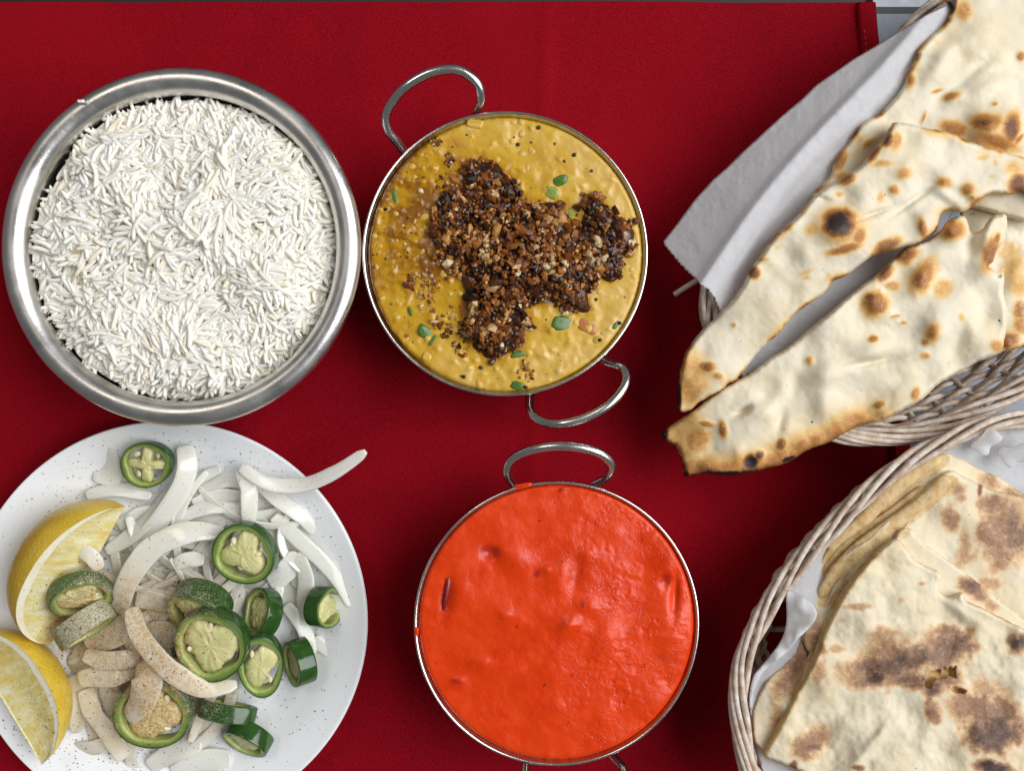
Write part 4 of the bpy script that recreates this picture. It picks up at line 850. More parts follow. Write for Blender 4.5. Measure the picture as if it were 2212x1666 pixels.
# ------------------------------------------------------------------ wicker baskets
def basket(rim, zrim, zfloor, shrink, rows, label, ctr, wave_n, seed=0, loose=()):
    p = cat(rim, 16, True); n = len(p); cw = P(ctr[0], ctr[1], zfloor); base = (cw[0], cw[1], .002)
    root = tag(empty('wicker_basket', base), label, 'basket')
    rw = P(p[:, 0], p[:, 1], zrim); d = np.linalg.norm(np.roll(rw, -1, 0)-rw, axis=1); cum = np.concatenate([[0], np.cumsum(d)[:-1]]); Lt = d.sum(); ph = cum/Lt*2*math.pi
    c3 = np.array([rw[:, 0].mean(), rw[:, 1].mean(), 0])
    fw = c3+(rw-c3)*shrink; fw[:, 2] = zfloor
    outn = rw-c3; outn[:, 2] = 0; outn /= np.linalg.norm(outn, axis=1)[:, None]
    wn = np.cross(np.cross(outn, rw-fw), rw-fw); wn = outn*.55+np.array([0, 0, -.7])     # roughly the wall's normal
    r0 = .00145
    for k in range(rows):
        t = (k+.35)/rows; bulge = .004*math.sin(t*math.pi)
        path = fw+(rw-fw)*t+outn*bulge+wn*(.0024*np.sin(ph*wave_n+k*math.pi+.35*k)[:, None])+np.array([0, 0, 1.])*(.0014*np.sin(ph*wave_n/2+k))[:, None]
        v, f = tube(path, r0*(1+.12*np.sin(ph*17+k)), 8, True); mk('strand', v, f, M['wicker'], root, base)
    for k in range(6):     # twisted rim
        a = ph*5+k*math.pi/3+.5*np.sin(ph*3+k); path = rw+outn*(.0036*np.cos(a))[:, None]+np.array([0, 0, 1.])*(.0030*np.sin(a))[:, None]
        v, f = tube(path, r0*(1.0+.10*np.sin(ph*11+k*2)), 8, True); mk('rim_strand', v, f, M['wicker'], root, base)
    for k in range(wave_n):
        i = int((k+.5)/wave_n*n) % n; q = np.linspace(0, 1, 10)[:, None]; path = fw[i]+(rw[i]-fw[i])*q+outn[i]*(.004*np.sin(q*math.pi))
        v, f = tube(path, .0015, 7); mk('stake', v, f, M['wicker'], root, base)
    lo = fw.min(0); hi = fw.max(0)
    for k in range(9):     # floor sticks
        y = lo[1]+(hi[1]-lo[1])*(k+1)/10; xs = [fw[i, 0]+(fw[(i+1) % n, 0]-fw[i, 0])*((y-fw[i, 1])/(fw[(i+1) % n, 1]-fw[i, 1])) for i in range(n) if (fw[i, 1]-y)*(fw[(i+1) % n, 1]-y) < 0]
        if len(xs) >= 2:
            v, f = tube(np.stack([np.linspace(min(xs), max(xs), 12), np.full(12, y), np.full(12, zfloor)], -1), .0015, 7); mk('floor_stick', v, f, M['wicker'], root, base)
    for lp in loose:
        q = cat(lp, 8); v, f = tube(P(q[:, 0], q[:, 1], q[:, 2]), .00135, 8); mk('loose_end', v, f, M['wicker'], root, base)
    return root
RIM1 = [(1532, 650), (1560, 570), (1700, 385), (1852, 200), (2010, 20), (2230, -110), (2450, -20), (2560, 230), (2500, 500), (2370, 690), (2220, 826), (2100, 893), (2000, 930), (1900, 944), (1800, 935), (1700, 895), (1615, 830), (1550, 740)]
loose1 = [[a+(z,) for a, z in zip(V3([(105, 292), (170, 250), (240, 205)]), (.030, .032, .034))], [a+(z,) for a, z in zip(V3([(278, 240), (280, 360), (292, 490)]), (.048, .047, .044))],
          [a+(z,) for a, z in zip(V3([(318, 270), (335, 350), (352, 430)]), (.046, .045, .042))]]
basket(RIM1, .042, .005, .62, 12, 'upper whitewashed wicker basket holding the long naan breads', (2020, 480), 26, 1, loose1)
RIM2 = V4([(1444, 45), (1300, 58), (1180, 98), (1060, 155), (910, 235), (755, 352), (620, 478), (475, 628), (358, 768), (270, 895), (203, 1020), (145, 1160), (125, 1300), (133, 1450), (158, 1600), (190, 1700)])+[(1690, 1790), (1850, 1930), (2080, 2000), (2330, 1950), (2530, 1760), (2600, 1480), (2560, 1200), (2450, 1000), (2320, 915)]
basket(RIM2, .054, .005, .68, 12, 'lower whitewashed wicker basket holding folded flatbreads', (2100, 1450), 30, 2)

# ------------------------------------------------------------------ paper liners
def paper(name, poly, zf, label, h=5, rough=.0012, seed=0, sc=26):
    def z(x, y): return zf(x, y)+rough*(fbm(x/sc, y/sc, seed, 4)-.5)*2+.0006*np.abs(fbm(x/14, y/14, seed+5, 3)-.5)
    v, f, X, Y, S, nT = sheet(poly, h, z, .00012, 3, None, 1.0)
    return v, f
out1 = V2([(1775, 15), (1600, 100), (1450, 190), (1310, 280), (1190, 350), (960, 510), (880, 590), (760, 690), (640, 800), (500, 930), (420, 1010), (340, 1080), (230, 1200), (150, 1310), (90, 1390), (40, 1452)])
zig = []
zz = V3([(45, -15), (105, 62), (165, 130), (235, 195), (275, 238), (315, 265), (352, 318), (382, 392)])
for a, b in zip(zz[:-1], zz[1:]):
    L = math.hypot(b[0]-a[0], b[1]-a[1]); k = max(2, int(L/4.5))
    for j in range(k):
        t = j/k; s_ = 2.0 if j % 2 else -.4; nx, ny = -(b[1]-a[1])/L, (b[0]-a[0])/L; zig.append((a[0]+(b[0]-a[0])*t+nx*s_, a[1]+(b[1]-a[1])*t+ny*s_))
inn1 = V3([(420, 420), (470, 520), (520, 780), (640, 760), (900, 560), (1300, 330)])+[(2000, 560), (2080, 420), (2110, 200), (2080, 40)]
def ridge1(x, y):
    # distance (photo units) right of the crease line that runs along the basket's long rim
    ax, ay, bx, by = 1526, 600, 1960, 60; dx, dy = bx-ax, by-ay; L = math.hypot(dx, dy); s = ((x-ax)*dx+(y-ay)*dy)/L; d = ((x-ax)*(-dy)+(y-ay)*dx)/L+14*np.sin(s/150)
    d = d; left = np.clip(-d, 0, None); right = np.clip(d, 0, None)
    z = .0610-.004*sstep(0, 20, left)-.020*np.clip((left-6)/135, 0, 1)-.010*sstep(0, 80, right)-.006*sstep(60, 190, right)+.0022*np.exp(-((d-40)/9)**2)*np.sin(s/60)
    return np.maximum(z, .030)
v, f = paper('paper_liner', np.array(out1+zig+inn1), ridge1, '', 2.6, .0007, 3, 55)
tag(mk('paper_liner', v, f, M['paper'], None, P(1700, 500, .012)), 'white waxed paper liner with serrated end under the naan in the upper basket', 'paper')

zin = rbf([(x, y, z) for x, y, z in V4([(200, 1400, .046), (230, 1640, .046), (330, 1100, .050), (420, 900, .054), (350, 840, .050), (600, 560, .048), (800, 370, .048), (1000, 210, .050), (1200, 110, .052), (1444, 90, .052), (1300, 250, .044), (1444, 330, .040), (1000, 900, .020), (700, 1200, .020), (1300, 1300, .018), (1650, 300, .040), (1500, 1700, .02)])], 40)
pp2 = V4([(352, 835), (350, 900), (352, 980), (335, 1050), (285, 1130), (215, 1205), (188, 1290), (178, 1380), (184, 1450), (196, 1540), (222, 1620), (262, 1690), (500, 1720), (800, 1500), (900, 1000), (1100, 600), (1400, 480), (1700, 480), (1700, 90), (1444, 84), (1300, 88), (1190, 100), (1080, 152), (930, 240), (790, 340), (700, 425), (560, 565), (450, 690), (380, 780)])
v, f = paper('paper_liner', jag(pp2, 1.5, 20, 5), lambda x, y: zin(x, y)+.0015*(np.abs(fbm(x/110, y/110, 61, 2)-.5)*2)*sstep(1950, 2050, x), '', 3.4, .0003, 9, 60)
pl2 = tag(mk('paper_liner', v, f, M['paper'], None, P(2000, 1300, .02)), 'crumpled white paper liner around the flatbreads in the lower basket', 'paper')
fl = V4([(352, 832), (440, 870), (480, 915), (487, 950), (462, 995), (400, 1060), (335, 1132), (262, 1190), (222, 1245), (196, 1310), (188, 1380), (176, 1370), (178, 1300), (192, 1235), (215, 1200), (280, 1125), (330, 1045), (346, 975), (346, 900)])
zfl = rbf(V4([(350, 840, .056), (350, 960, .051), (487, 945, .0625), (430, 900, .061), (400, 1060, .0610), (330, 1050, .052), (300, 1160, .0590), (260, 1150, .053), (200, 1240, .055), (182, 1370, .052)]), 14)
v, f = paper('paper_flap', jag(fl, .8, 20, 6), zfl, '', 3, .0005, 19, 30)
mk('paper_flap', v, f, M['paper'], pl2, P(2000, 1300, .02))
# curled paper corners at the top right of the lower basket
def curl(pts, wid, turns, label, z0):
    q = cat(pts, 10); path = P(q[:, 0], q[:, 1], q[:, 2]); _, t, s, n = frames(path); m = len(path); A = np.linspace(0, turns*2*math.pi, 26)
    v = []; 
    for i in range(m):
        for a in A:
            rr = wid*(.45+.55*a/A[-1])*(1+.15*math.sin(i*.5)); v.append(path[i]+s[i]*rr*math.cos(a)+n[i]*rr*math.sin(a))
    k = len(A); i, j = np.meshgrid(np.arange(m-1), np.arange(k-1), indexing='ij'); f = np.stack([i*k+j, i*k+j+1, (i+1)*k+j+1, (i+1)*k+j], -1).reshape(-1, 4)
    return mk('paper_curl', np.array(v), f, M['paper'], None, path[0]) if label is None else tag(mk('paper_curl', np.array(v), f, M['paper'], None, path[0]), label, 'paper')
curl([a+(z,) for a, z in zip(V4([(1245, 195), (1275, 150), (1330, 110)]), (.056, .058, .060))], .0050, .80, 'rolled paper corner beside the rim of the lower basket', 0)
curl([a+(z,) for a, z in zip(V4([(1365, 235), (1410, 215), (1480, 205)]), (.054, .057, .058))], .0062, .75, 'crumpled paper end at the right frame edge above the flatbreads', 0)

# ------------------------------------------------------------------ breads
def bread(poly, ctrl, th, mat, spots, bl, label, name, edge_char=None, gold=None, h=3.0, seed=0, rel=.0022, holes=(), wet=None, sig=110, jg=2.0, edge=11, soft=.62, wob=.32):
    if mat is M['roti']: wob = .7
    zf = rbf(ctrl, sig); pl = jag(poly, jg, 11, seed)
    hp = [np.asarray(q) for q in holes]
    def relief(x, y, sd):
        r = rel*1.7*(fbm(x/85, y/85, seed+1, 2)-.5)*2+(rel*.30 if mat is M['roti'] else rel*.16)*(fbm(x/22, y/22, seed+2, 3)-.5)*2+bumps(x, y, bl)+(bumps(x, y, [(q[0], q[1], q[2]*1.25, q[3]*1.25, q[4], .0013*min(1, min(q[2], q[3])/12)) for q in spots if .33 < q[5] < .84 and sd is not None]) if mat is M['naan'] else 0)
        for q in hp:
            d, _, _ = poly_dist(x, y, q); r = np.where(d > -2, r-(.0030+.6*rel)*sstep(-2, 2.5, d), r)
        return np.maximum(r, -th*1.1)
    v, f, X, Y, S, nT = sheet(pl, h, zf, th, edge, relief, .45)
    ch = 1.12*ell(X, Y, spots, seed, wob, soft, .05)
    if edge_char: ch = np.maximum(ch, edge_char(X, Y, S))
    g = gold(X, Y, S) if gold else np.zeros_like(X)
    for q in hp:
        d, _, _ = poly_dist(X, Y, q); k = sstep(-1.0, 2.0, d); g = np.maximum(g, k); ch = np.where(d > 1, .12, ch); ch = np.maximum(ch, .42*np.exp(-(np.abs(d)/3)**2))
    w = wet(X, Y) if wet else np.zeros_like(X)
    c = v.mean(0); c[2] = v[:, 2].min()
    return tag(mk(name, v, f, mat, None, c, {'char': ch, 'gold': np.clip(g, 0, 1), 'wet': w}), label, 'bread')
def sp(vf, sc, L): return [(x, y, a*sc, b*sc, r, s) for x, y, a, b, r, s in vf(L)]
K = .35862
def edge_noise(X, Y, s): return fbm(X/30, Y/30, s, 3)
# bread at the far right, under the others
bread(V3([(1850, -260), (2300, -330), (2500, 200), (2350, 560), (2212, 600), (2100, 632), (2030, 640), (1950, 500), (1900, 100)]), [(2150, 540, .046), (2200, 740, .050), (2260, 600, .048)], .0040, M['naan'],
      sp(V3, K, [(2130, 560, 60, 45, 0, .5), (2190, 380, 40, 60, 0, .45), (2180, 230, 60, 80, 0, .25), (2110, 590, 40, 30, 0, .5), (2200, 480, 60, 60, 0, .35), (2150, 130, 70, 90, 30, .22), (2120, 30, 70, 60, 0, .2)]), sp(V3, K, [(2160, 200, 80, 160, 20, .003)]),
      'naan piece lying underneath at the right frame edge of the upper basket', 'naan', lambda X, Y, S: .5*(1-sstep(0, 18, S))*edge_noise(X, Y, 3), seed=60, wet=lambda x, y: .9*np.ones_like(x))
# top right naan
bread(V2([(1770, -60), (1765, 60), (1740, 130), (1690, 180), (1640, 225), (1572, 300), (1568, 340), (1510, 430), (1495, 500), (1420, 600), (1330, 690), (1230, 745), (1160, 850), (1075, 960), (1040, 1060), (935, 1190), (1100, 1230), (1500, 1150), (1900, 1250), (2400, 1300), (2500, 600), (2450, -60)]),
      [(2050, 20, .056), (1960, 120, .056), (1860, 270, .053), (1790, 390, .052), (2000, 400, .050), (2150, 150, .058), (2250, 350, .056)], .0048, M['naan'],
      sp(V2, K, [(1990, 735, 95, 60, 5, .48), (1990, 735, 60, 35, 5, .58), (2135, 770, 48, 95, 10, .62), (2050, 850, 130, 50, 20, .42), (1790, 775, 85, 50, 10, .45), (1775, 580, 52, 24, -15, .42), (1690, 545, 40, 12, -20, .36), (1610, 705, 10, 36, 20, .36), (1530, 485, 26, 50, 10, .42), (1780, 25, 26, 60, 10, .85), (1850, 60, 50, 60, 0, .35), (1190, 790, 26, 50, 30, .7), (1110, 960, 34, 66, 20, .48), (1280, 860, 50, 22, -40, .35), (2195, 335, 26, 30, 0, .42), (2185, 835, 40, 14, -50, .45), (2040, 625, 20, 14, 0, .35), (1110, 1060, 40, 30, 0, .3)]),
      sp(V2, K, [(2040, 790, 170, 120, 10, .0055), (1780, 590, 90, 60, -20, .0020), (1930, 240, 200, 120, -40, .0018), (1680, 420, 140, 60, -50, .0022), (1550, 760, 120, 60, -30, -.0015), (2000, 520, 200, 50, -25, .0020), (1850, 480, 200, 40, -40, -.0016), (1740, 300, 90, 60, -30, .002)]),
      'large naan at the top right corner with a brown blistered bubble', 'naan', lambda X, Y, S: (.50*(1-sstep(0, 15, S))+.20*(1-sstep(0, 60, S)))*np.clip(4*edge_noise(X, Y, 8)-1.6, 0, 1.3)*(X < 2130)*(Y < 440), seed=10, rel=.0016,
      wet=lambda x, y: np.exp(-(((x-2150)/110)**2+((y-200)/110)**2)))
# middle naan
N2 = V2([(1435, 735), (1520, 745), (1660, 775), (1820, 812), (1830, 830), (2000, 890), (2212, 945), (2420, 1000), (2400, 1230), (2212, 1150), (2150, 1165), (2090, 1172), (2000, 1172), (1900, 1240), (1840, 1275), (1760, 1270), (1705, 1300), (1680, 1395), (1570, 1465), (1480, 1490), (1300, 1545)])+V3([(1150, 170), (1060, 212), (1000, 290), (830, 412), (740, 522), (620, 625), (490, 790), (430, 832), (380, 880), (260, 942), (200, 990), (130, 998), (120, 935), (135, 760), (165, 650), (240, 540), (330, 450), (440, 340), (520, 230), (560, 140)])+V2([(620, 1540), (700, 1430), (740, 1390), (860, 1290), (910, 1220), (1010, 1130), (1100, 1080), (1220, 1000), (1290, 920), (1370, 830), (1400, 770)])
bread(N2, [(1480, 850, .042), (1560, 740, .053), (1640, 620, .058), (1750, 520, .061), (1870, 400, .064), (1950, 290, .064), (2100, 340, .064), (2200, 380, .064), (2000, 430, .063), (1600, 800, .053)], .0050, M['naan'],
      sp(V2, K, [(1092, 1345, 95, 82, 0, .80), (1110, 1370, 150, 115, 15, .27), (1130, 1500, 110, 26, -15, .47), (1220, 1420, 36, 60, 20, .42), (935, 1380, 50, 40, 0, .27), (1490, 1040, 52, 38, -25, .36), (1730, 1100, 46, 34, 0, .38), (1880, 1140, 42, 38, 20, .40), (1430, 1142, 32, 28, 0, .34), (1360, 985, 75, 20, -5, .28), (1350, 1190, 24, 36, 20, .28), (1395, 845, 30, 46, 25, .62), (1440, 850, 40, 60, 10, .34), (1310, 925, 28, 56, 35, .5), (1150, 1080, 52, 28, -25, .52), (1100, 1172, 26, 18, 0, .3), (765, 1372, 60, 26, -20, .32), (1385, 1480, 90, 36, -25, .56), (1600, 1372, 26, 62, -10, .42), (1930, 1232, 46, 40, -20, .5), (2170, 1110, 52, 62, 0, .62), (2150, 1010, 60, 50, 0, .27), (1970, 950, 40, 18, -10, .22), (1905, 1190, 20, 12, 0, .35), (2040, 980, 14, 20, 0, .22), (2020, 1060, 14, 10, 0, .2), (730, 1490, 20, 12, 0, .18), (900, 1640, 50, 14, -20, .2)])+
      sp(V3, K, [(585, 160, 42, 36, 0, .66), (640, 82, 36, 12, -10, .35), (465, 475, 16, 14, 0, .34), (300, 725, 52, 34, 10, .56), (370, 780, 30, 20, 20, .34), (220, 760, 110, 120, 0, .28), (190, 870, 80, 110, 0, .34), (160, 720, 40, 60, 0, .44), (900, 190, 26, 12, 0, .22), (130, 900, 18, 110, 0, .85)]),
      sp(V2, K, [(1110, 1375, 150, 120, 15, .0045), (1500, 1000, 200, 120, -30, .0014), (1650, 1350, 90, 120, 20, .0030), (1540, 1210, 160, 20, -35, -.0026), (1300, 1290, 120, 18, -20, -.0020), (1830, 1100, 160, 90, 20, .0016), (1000, 1200, 60, 20, 15, -.0018), (1750, 1180, 120, 40, 30, .002)])+sp(V3, K, [(400, 620, 120, 200, 40, .0016), (700, 330, 140, 160, 40, .0012), (560, 680, 60, 140, 35, -.0012)]),
      'long middle naan with one dark round burnt bubble', 'naan', lambda X, Y, S: np.maximum((.30*(1-sstep(0, 8, S))+.22*(1-sstep(0, 30, S)))*np.clip(4*edge_noise(X, Y, 5)-1.7, 0, 1.2), .95*(1-sstep(0, 4.5, S))*(X < 1490)*(Y > 745)*(Y < 905)*(X < 1474+(Y-745)*.0)), seed=20, wet=lambda x, y: .5*np.exp(-(((x-1950)/130)**2+((y-470)/90)**2)))
# front naan
N3 = V3([(28, 1130), (50, 1103), (120, 1058), (250, 970), (330, 900), (440, 832), (560, 772), (700, 662), (800, 600), (1000, 432), (1200, 262), (1350, 150), (1490, 12)])+V2([(1560, 1475), (1690, 1400), (1760, 1330), (1850, 1300), (1900, 1400), (1960, 1380), (2010, 1310), (2085, 1288), (2112, 1320), (2092, 1450), (2050, 1500), (2030, 1570)])+V3([(2000, 120), (2040, 150), (2065, 180), (2090, 140), (2092, 290), (2112, 370), (2116, 450), (2095, 560), (2085, 605), (2050, 650), (1950, 690), (1850, 742), (1700, 832), (1600, 920), (1480, 990), (1350, 1050), (1200, 1092), (1040, 1180), (900, 1232), (800, 1300), (700, 1330), (540, 1370), (420, 1382), (280, 1370), (185, 1388), (165, 1392), (160, 1330), (120, 1210), (70, 1180), (30, 1152)])
def n3edge(X, Y, S):
    # lower edge and tip are toasted; the char follows the edge
    low = sstep(-40, 25, (Y-(1000-(X-1480)*.46))); tip = 1-sstep(1450, 1560, X)
    n = edge_noise(X, Y, 14); n2 = fbm(X/12, Y/12, 77, 3)
    a = (.40*(1-sstep(0, 62, S))+.12*(1-sstep(20, 100, S)))*low*(.45+1.1*n)*(1-sstep(1820, 1990, X))
    a = np.maximum(a, .40*tip*(.65+.6*n)*sstep(860, 905, Y))
    b = 1.0*(1-sstep(0, 7, S+(n2-.5)*9))*((Y > 985+(1480-X)*0) & (X < 1640) & (X > 1470))
    return np.maximum(a, b)
bread(N3, [(1435, 938, .036), (1490, 1020, .036), (1560, 930, .050), (1620, 850, .054), (1700, 830, .056), (1850, 700, .057), (1950, 600, .058), (2050, 500, .060), (2150, 480, .062), (2160, 700, .060), (2000, 830, .056), (1850, 930, .050), (1650, 1010, .042)], .0052, M['naan'],
      sp(V3, K, [(1315, 350, 78, 72, 0, .52), (1290, 310, 40, 30, 0, .58), (1605, 185, 62, 112, 30, .42), (1590, 210, 36, 60, 30, .54), (1510, 50, 70, 50, -35, .55), (1380, 165, 60, 30, -45, .56), (1420, 240, 45, 30, 0, .36), (1305, 560, 32, 22, -10, .44), (1665, 520, 42, 62, 15, .36), (1620, 575, 26, 20, 0, .34), (1615, 657, 30, 20, 10, .34), (920, 688, 24, 28, 0, .36), (1440, 420, 32, 10, -10, .36), (1490, 461, 22, 10, 0, .36), (1335, 957, 42, 22, -20, .45), (750, 1198, 28, 42, 15, .56), (400, 1105, 24, 52, -10, .46), (300, 1072, 52, 18, 10, .42), (570, 1302, 44, 46, 30, .86), (620, 1262, 26, 30, 20, .68), (800, 1282, 56, 18, -15, .86), (48, 1132, 26, 40, 0, 1.0), (175, 1375, 22, 24, 0, 1.0), (430, 1368, 140, 14, 0, .95), (960, 1172, 40, 26, -30, .5), (1560, 888, 26, 44, 20, .38), (1720, 250, 52, 62, 30, .28), (1835, 430, 18, 26, 0, .22), (2050, 600, 46, 36, 0, .34), (240, 1160, 90, 80, 0, .36), (880, 1200, 40, 40, 0, .42), (1060, 1110, 40, 24, -20, .36), (1240, 1020, 20, 12, 0, .34)])+
      sp(V2, K, [(1785, 1385, 66, 56, -10, .46), (1780, 1400, 40, 40, 0, .52), (2010, 1530, 44, 110, 15, .48), (2050, 1440, 20, 40, 10, .5)]),
      sp(V3, K, [(1315, 350, 95, 90, 0, .0034), (1605, 185, 90, 140, 30, .0036), (1660, 540, 90, 110, 20, .0030), (1050, 760, 150, 90, -35, .0030), (820, 860, 60, 110, 20, -.0028), (1280, 700, 130, 26, -12, -.0034), (1330, 620, 120, 60, -20, .0026), (520, 990, 60, 24, -30, -.0040), (650, 1000, 120, 80, 0, .0024), (740, 1050, 40, 80, 10, -.0026), (1480, 800, 80, 60, 0, -.0020), (1560, 660, 120, 40, -20, .0018), (1900, 480, 60, 120, 10, .0020), (1790, 600, 60, 90, 20, -.0016), (1000, 950, 120, 90, -30, .0018), (560, 1290, 40, 40, 0, -.0014), (500, 1240, 50, 60, 30, .002)])+sp(V2, K, [(1785, 1385, 95, 75, -10, .0046), (2000, 1400, 60, 130, 15, .0030), (1900, 1450, 40, 120, 15, -.0030)]),
      'long front naan with charred tip lying closest to the orange curry', 'naan', n3edge, seed=30, rel=.0024, wet=lambda x, y: np.exp(-(((x-1930)/90)**2+((y-650)/75)**2)))

# folded flatbreads in the lower basket
K4 = .4675
def lefty(X, Y, S, line, w):
    d = np.full(X.shape, 1e9); q = np.array(line)
    for a, b in zip(q[:-1], q[1:]):
        e = b-a; t = np.clip(((X-a[0])*e[0]+(Y-a[1])*e[1])/(e@e), 0, 1); d = np.minimum(d, np.hypot(X-a[0]-t*e[0], Y-a[1]-t*e[1]))
    return (1-sstep(w*.88, w*1.08, d+(fbm(X/10, Y/10, 5, 2)-.5)*6))
def fold_edge(o, line, z, r, dx, dy):
    q = cat([(a+dx, b+dy, zz) for (a, b), zz in zip(line, np.linspace(z[0], z[1], len(line)))], 10); path = P(q[:, 0], q[:, 1], q[:, 2]); k = np.linspace(0, 1, len(path))
    rr = r*np.interp(k, [0, .04, .5, .95, 1], [.35, .9, 1, .8, .3])*(.85+.4*fbm(k*9+r*9000, k*0, 5, 3)); v, f = tube(path, rr, 14, flat=.5); v = np.asarray(v); x, y = proj(v)
    m = fbm(x/9, y/9, 8, 3); mk('fold_edge', v, f, M['roti'], o, np.array(o.location), {'char': .10+.35*sstep(.5, .8, m), 'gold': .55+.45*m, 'wet': 0*x})
L4 = V4([(1050, 205), (900, 300), (770, 410), (700, 490), (600, 570), (530, 640)])
fb4 = bread(V4([(1050, 198), (1130, 212), (1240, 270), (1350, 320), (1444, 385), (1700, 450), (1700, 700), (1000, 640), (600, 880), (440, 868), (470, 760), (530, 640), (600, 570), (700, 490), (760, 420), (900, 298)]),
      [(1820, 1120, .046), (2020, 990, .049), (2212, 1060, .048), (1760, 1290, .044), (1950, 1150, .046)], .0034, M['roti'], sp(V4, K4, [(1290, 330, 60, 30, 30, .34), (1400, 400, 60, 40, 20, .4), (560, 680, 50, 30, -40, .35), (620, 600, 40, 30, 0, .2), (450, 830, 20, 20, 0, .5)]), [], 'rearmost folded flatbread at the top of the lower basket', 'flatbread',
      None, lambda X, Y, S: .95*lefty(X, Y, S, [(a+9, b+11) for a, b in L4], 17)*sstep(3, 8, S), seed=41, edge=7, rel=.0012)
L3 = V4([(1085, 290), (1010, 370), (880, 470), (760, 560), (640, 650), (560, 740), (490, 850)])
fb3 = bread(V4([(1090, 278), (1160, 303), (1300, 368), (1444, 400), (1700, 480), (1700, 1150), (1444, 980), (1000, 900), (600, 1000), (470, 1120), (420, 1062), (440, 940), (485, 845), (540, 740), (640, 640), (720, 590), (780, 530), (880, 450), (1000, 350)]),
      [(1770, 1290, .049), (2045, 1020, .052), (2212, 1080, .052), (2212, 1300, .052), (1950, 1200, .052)], .0038, M['roti'], sp(V4, K4, [(1100, 500, 40, 62, -20, .42), (1130, 365, 42, 34, 0, .36), (1150, 410, 24, 20, 0, .36), (1345, 560, 100, 170, 15, .46), (1400, 560, 70, 90, 0, .58), (1290, 430, 60, 44, 0, .42), (1165, 640, 28, 80, 10, .34), (1320, 720, 50, 40, 0, .36), (1290, 800, 50, 30, 0, .3), (1180, 690, 60, 20, -30, .3), (1240, 370, 12, 30, 0, .7), (470, 1040, 50, 70, 20, .45)]),
      sp(V4, K4, [(1130, 480, 100, 80, 0, .0012), (1300, 600, 200, 60, 50, .0014)]), 'folded flatbread at the right of the lower basket with large brown patch', 'flatbread', None,
      lambda X, Y, S: .95*lefty(X, Y, S, [(a+12, b+14) for a, b in L3], 15)*sstep(7, 12, S), seed=42, edge=8, rel=.0014)
bread(V4([(420, 1055), (452, 1140), (500, 1200), (380, 1400), (300, 1560), (250, 1580), (198, 1535), (188, 1410), (215, 1325), (258, 1245), (320, 1182), (380, 1100)]), [(1640, 1600, .046), (1700, 1450, .047), (1745, 1390, .048)], .0032, M['roti'], sp(V4, K4, [(380, 1150, 60, 90, 30, .44), (330, 1270, 50, 70, 20, .40), (420, 1100, 30, 50, 0, .42), (300, 1400, 30, 60, 15, .3)]), [], 'small brown flatbread flap at the left edge of the lower basket', 'flatbread', lambda X, Y, S: .3*(1-sstep(0, 6, S)), seed=43, edge=6)
bread(V4([(845, 592), (905, 540), (1000, 628), (1165, 745), (1285, 842), (1444, 962), (1600, 1060), (1600, 1200), (1300, 1050), (1000, 850), (800, 760)]), [(1950, 1160, .056), (2212, 1350, .057)], .0026, M['roti'], sp(V4, K4, [(1210, 822, 66, 42, 35, .60), (1290, 900, 40, 20, 35, .3), (1180, 790, 40, 30, 20, .4)]), [], 'narrow flatbread strip showing between the two largest flatbreads', 'flatbread', None, lambda X, Y, S: .8*(np.hypot(X-1950, Y-1150) < 16)*sstep(1, 4, S), seed=44, edge=6, rel=.0008)
bread(V4([(925, 505), (905, 545), (850, 600), (720, 720), (620, 850), (560, 960), (500, 1080), (465, 1075), (478, 980), (530, 870), (590, 770), (690, 690), (800, 610)]), [(1760, 1330, .051), (1960, 1130, .0545)], .0020, M['roti'], sp(V4, K4, [(560, 870, 20, 50, 40, .25), (640, 770, 20, 40, 45, .2)]), [], 'thin curled flatbread edge between the largest flatbread and the golden folds', 'flatbread', None, lambda X, Y, S: .75*(1-sstep(2, 7, S)), seed=46, edge=5, rel=.0008)
LT = V4([(850, 600), (780, 645), (700, 725), (620, 835), (560, 945), (520, 1025), (490, 1115), (460, 1185), (400, 1295), (370, 1355), (300, 1485), (245, 1585)])
RT = V4([(850, 592), (900, 640), (942, 690), (1000, 722), (1062, 762), (1050, 812), (1088, 862), (1160, 842), (1182, 880), (1290, 932), (1400, 990), (1444, 1012), (1700, 1200), (1700, 1850), (700, 1850), (420, 1680), (300, 1630), (238, 1592), (300, 1480), (370, 1350), (400, 1290), (460, 1180), (490, 1110), (520, 1020), (560, 940), (620, 830), (700, 720), (780, 640)])
hole1 = V4([(985, 1255), (1010, 1215), (1050, 1200), (1060, 1215), (1075, 1190), (1085, 1200), (1105, 1185), (1110, 1200), (1128, 1185), (1122, 1220), (1128, 1235), (1090, 1232), (1060, 1240), (1035, 1240), (1015, 1262), (1005, 1285), (990, 1280)])
hole2 = V4([(1110, 1290), (1120, 1280), (1150, 1288), (1175, 1300), (1160, 1310), (1130, 1306), (1115, 1300)])
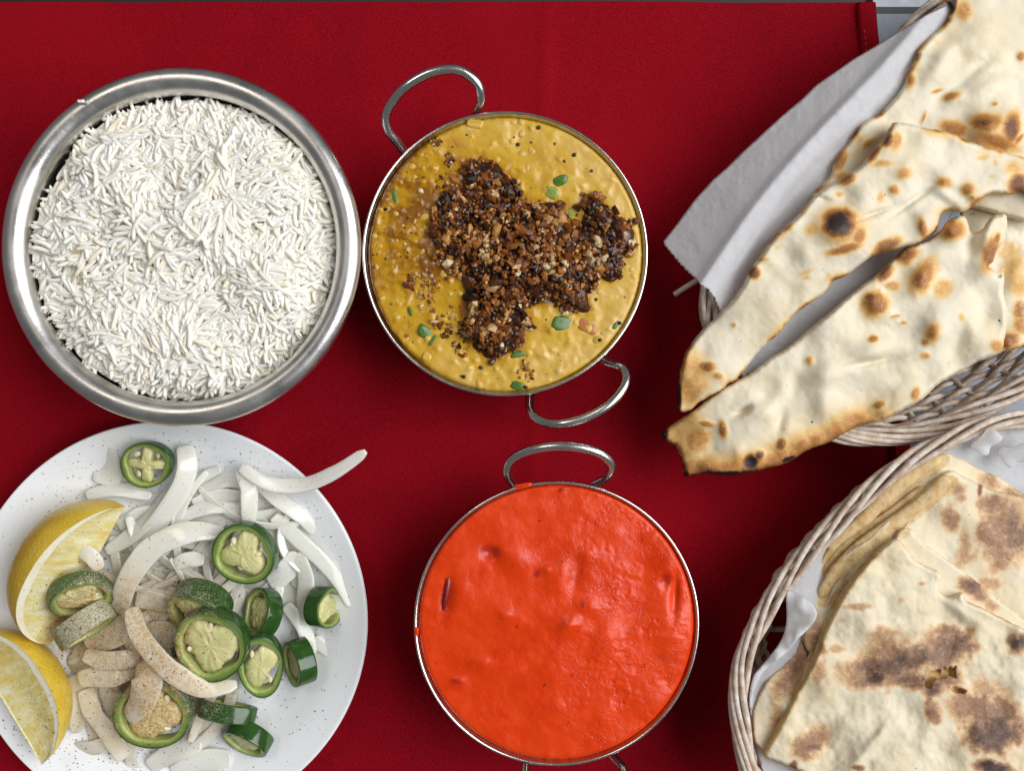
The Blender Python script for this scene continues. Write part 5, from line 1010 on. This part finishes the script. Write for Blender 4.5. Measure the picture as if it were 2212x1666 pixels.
fbt = bread(RT, [(1655, 1625, .050), (1700, 1540, .052), (1780, 1400, .055), (1860, 1240, .057), (1940, 1170, .059), (2000, 1400, .060), (2212, 1380, .061), (2212, 1650, .060), (1950, 1620, .058)], .0040, M['roti'], sp(V4, K4, [(770, 1200, 160, 72, -8, .56), (870, 1170, 200, 60, -12, .66), (760, 1235, 70, 30, -10, .72), (820, 1110, 100, 60, -10, .42), (1080, 1100, 120, 90, -25, .52), (1140, 1070, 80, 60, 0, .58), (800, 1040, 60, 36, 0, .34), (930, 1250, 110, 36, 10, .56), (1020, 1290, 50, 34, 0, .58), (1080, 1230, 70, 50, 0, .52), (1030, 1400, 38, 52, 0, .46), (1010, 1350, 20, 30, 0, .4), (1270, 1390, 150, 90, 20, .50), (1300, 1490, 130, 90, 0, .70), (1180, 1360, 90, 60, 20, .42), (1260, 1300, 70, 60, 0, .34), (1350, 1440, 70, 100, 0, .5), (455, 1540, 86, 56, -30, .50), (470, 1560, 40, 30, 0, .62), (1300, 1655, 90, 30, 5, .85), (680, 908, 66, 14, 0, .34), (580, 1102, 34, 18, 0, .32), (1415, 1075, 44, 40, 0, .75), (495, 1210, 34, 50, 10, .34), (510, 1105, 24, 26, 0, .38), (970, 800, 16, 10, 0, .3), (880, 880, 12, 14, 0, .22), (380, 1640, 20, 16, 0, .6), (680, 1655, 26, 14, 0, .55), (1350, 960, 60, 18, 30, .34), (1090, 830, 40, 20, 0, .2), (1130, 800, 8, 8, 0, .9), (600, 970, 20, 12, 0, .2)]),
      sp(V4, K4, [(850, 1020, 260, 40, -5, .0020), (700, 950, 120, 60, 0, .0016), (880, 1400, 160, 60, -50, .0018), (780, 1500, 60, 30, -50, .0016), (640, 1450, 160, 60, -20, .0012), (950, 1260, 200, 20, -5, -.0018), (1150, 930, 120, 30, 35, .0014), (1080, 850, 60, 40, 0, -.0014), (700, 1600, 120, 30, -50, .0016), (1000, 1480, 40, 120, 10, .0014)]),
      'large front flatbread with big brown scorch marks and a torn hole', 'flatbread', lambda X, Y, S: .18*(1-sstep(0, 7, S))*np.clip(2*edge_noise(X, Y, 9)-.3, 0, 1),
      lambda X, Y, S: .85*lefty(X, Y, S, LT, 9)*(Y > 1195)+.6*np.exp(-(((X-2055)/16)**2+((Y-1278)/8)**2)), seed=45, edge=9, rel=.0022, holes=(hole1, hole2), jg=2.4)

fold_edge(fb4, L4, (.0520, .0480), .0036, 4, 6); fold_edge(fb4, L4[:5], (.0490, .0450), .0026, -10, -6)
fold_edge(fb3, L3, (.0555, .0520), .0034, 5, 7); fold_edge(fb3, L3[1:], (.0515, .0485), .0024, -9, -7)
fold_edge(fbt, LT, (.0575, .0500), .0017, 1, 1); fold_edge(fbt, LT[1:], (.0545, .0480), .0015, -7, -4)
# ------------------------------------------------------------------ tiny things
nub('bread_crumb', 1376, 861, .0024, .0009, .0007, .0005, 20, M['lpith'], 'tiny pale crumb on the red cloth right of the lower dal handle', 'crumb', seed=3)
for k, (x, y, z, lb) in enumerate([(268, 1030, .0455, 'dark green herb flake on the front naan near its charred tip'), (935, 1060, .058, 'tiny herb speck on the front naan at its lower middle'), (2063, 448, .068, 'tiny dark speck at the right end of the front naan')]):
    (x, y), = V3([(x, y)]); nub('herb_flake', x, y, z, .0011 if k == 0 else .0005, .0007 if k == 0 else .0004, .0004, 20, M['herb'], lb, 'herb', seed=k)
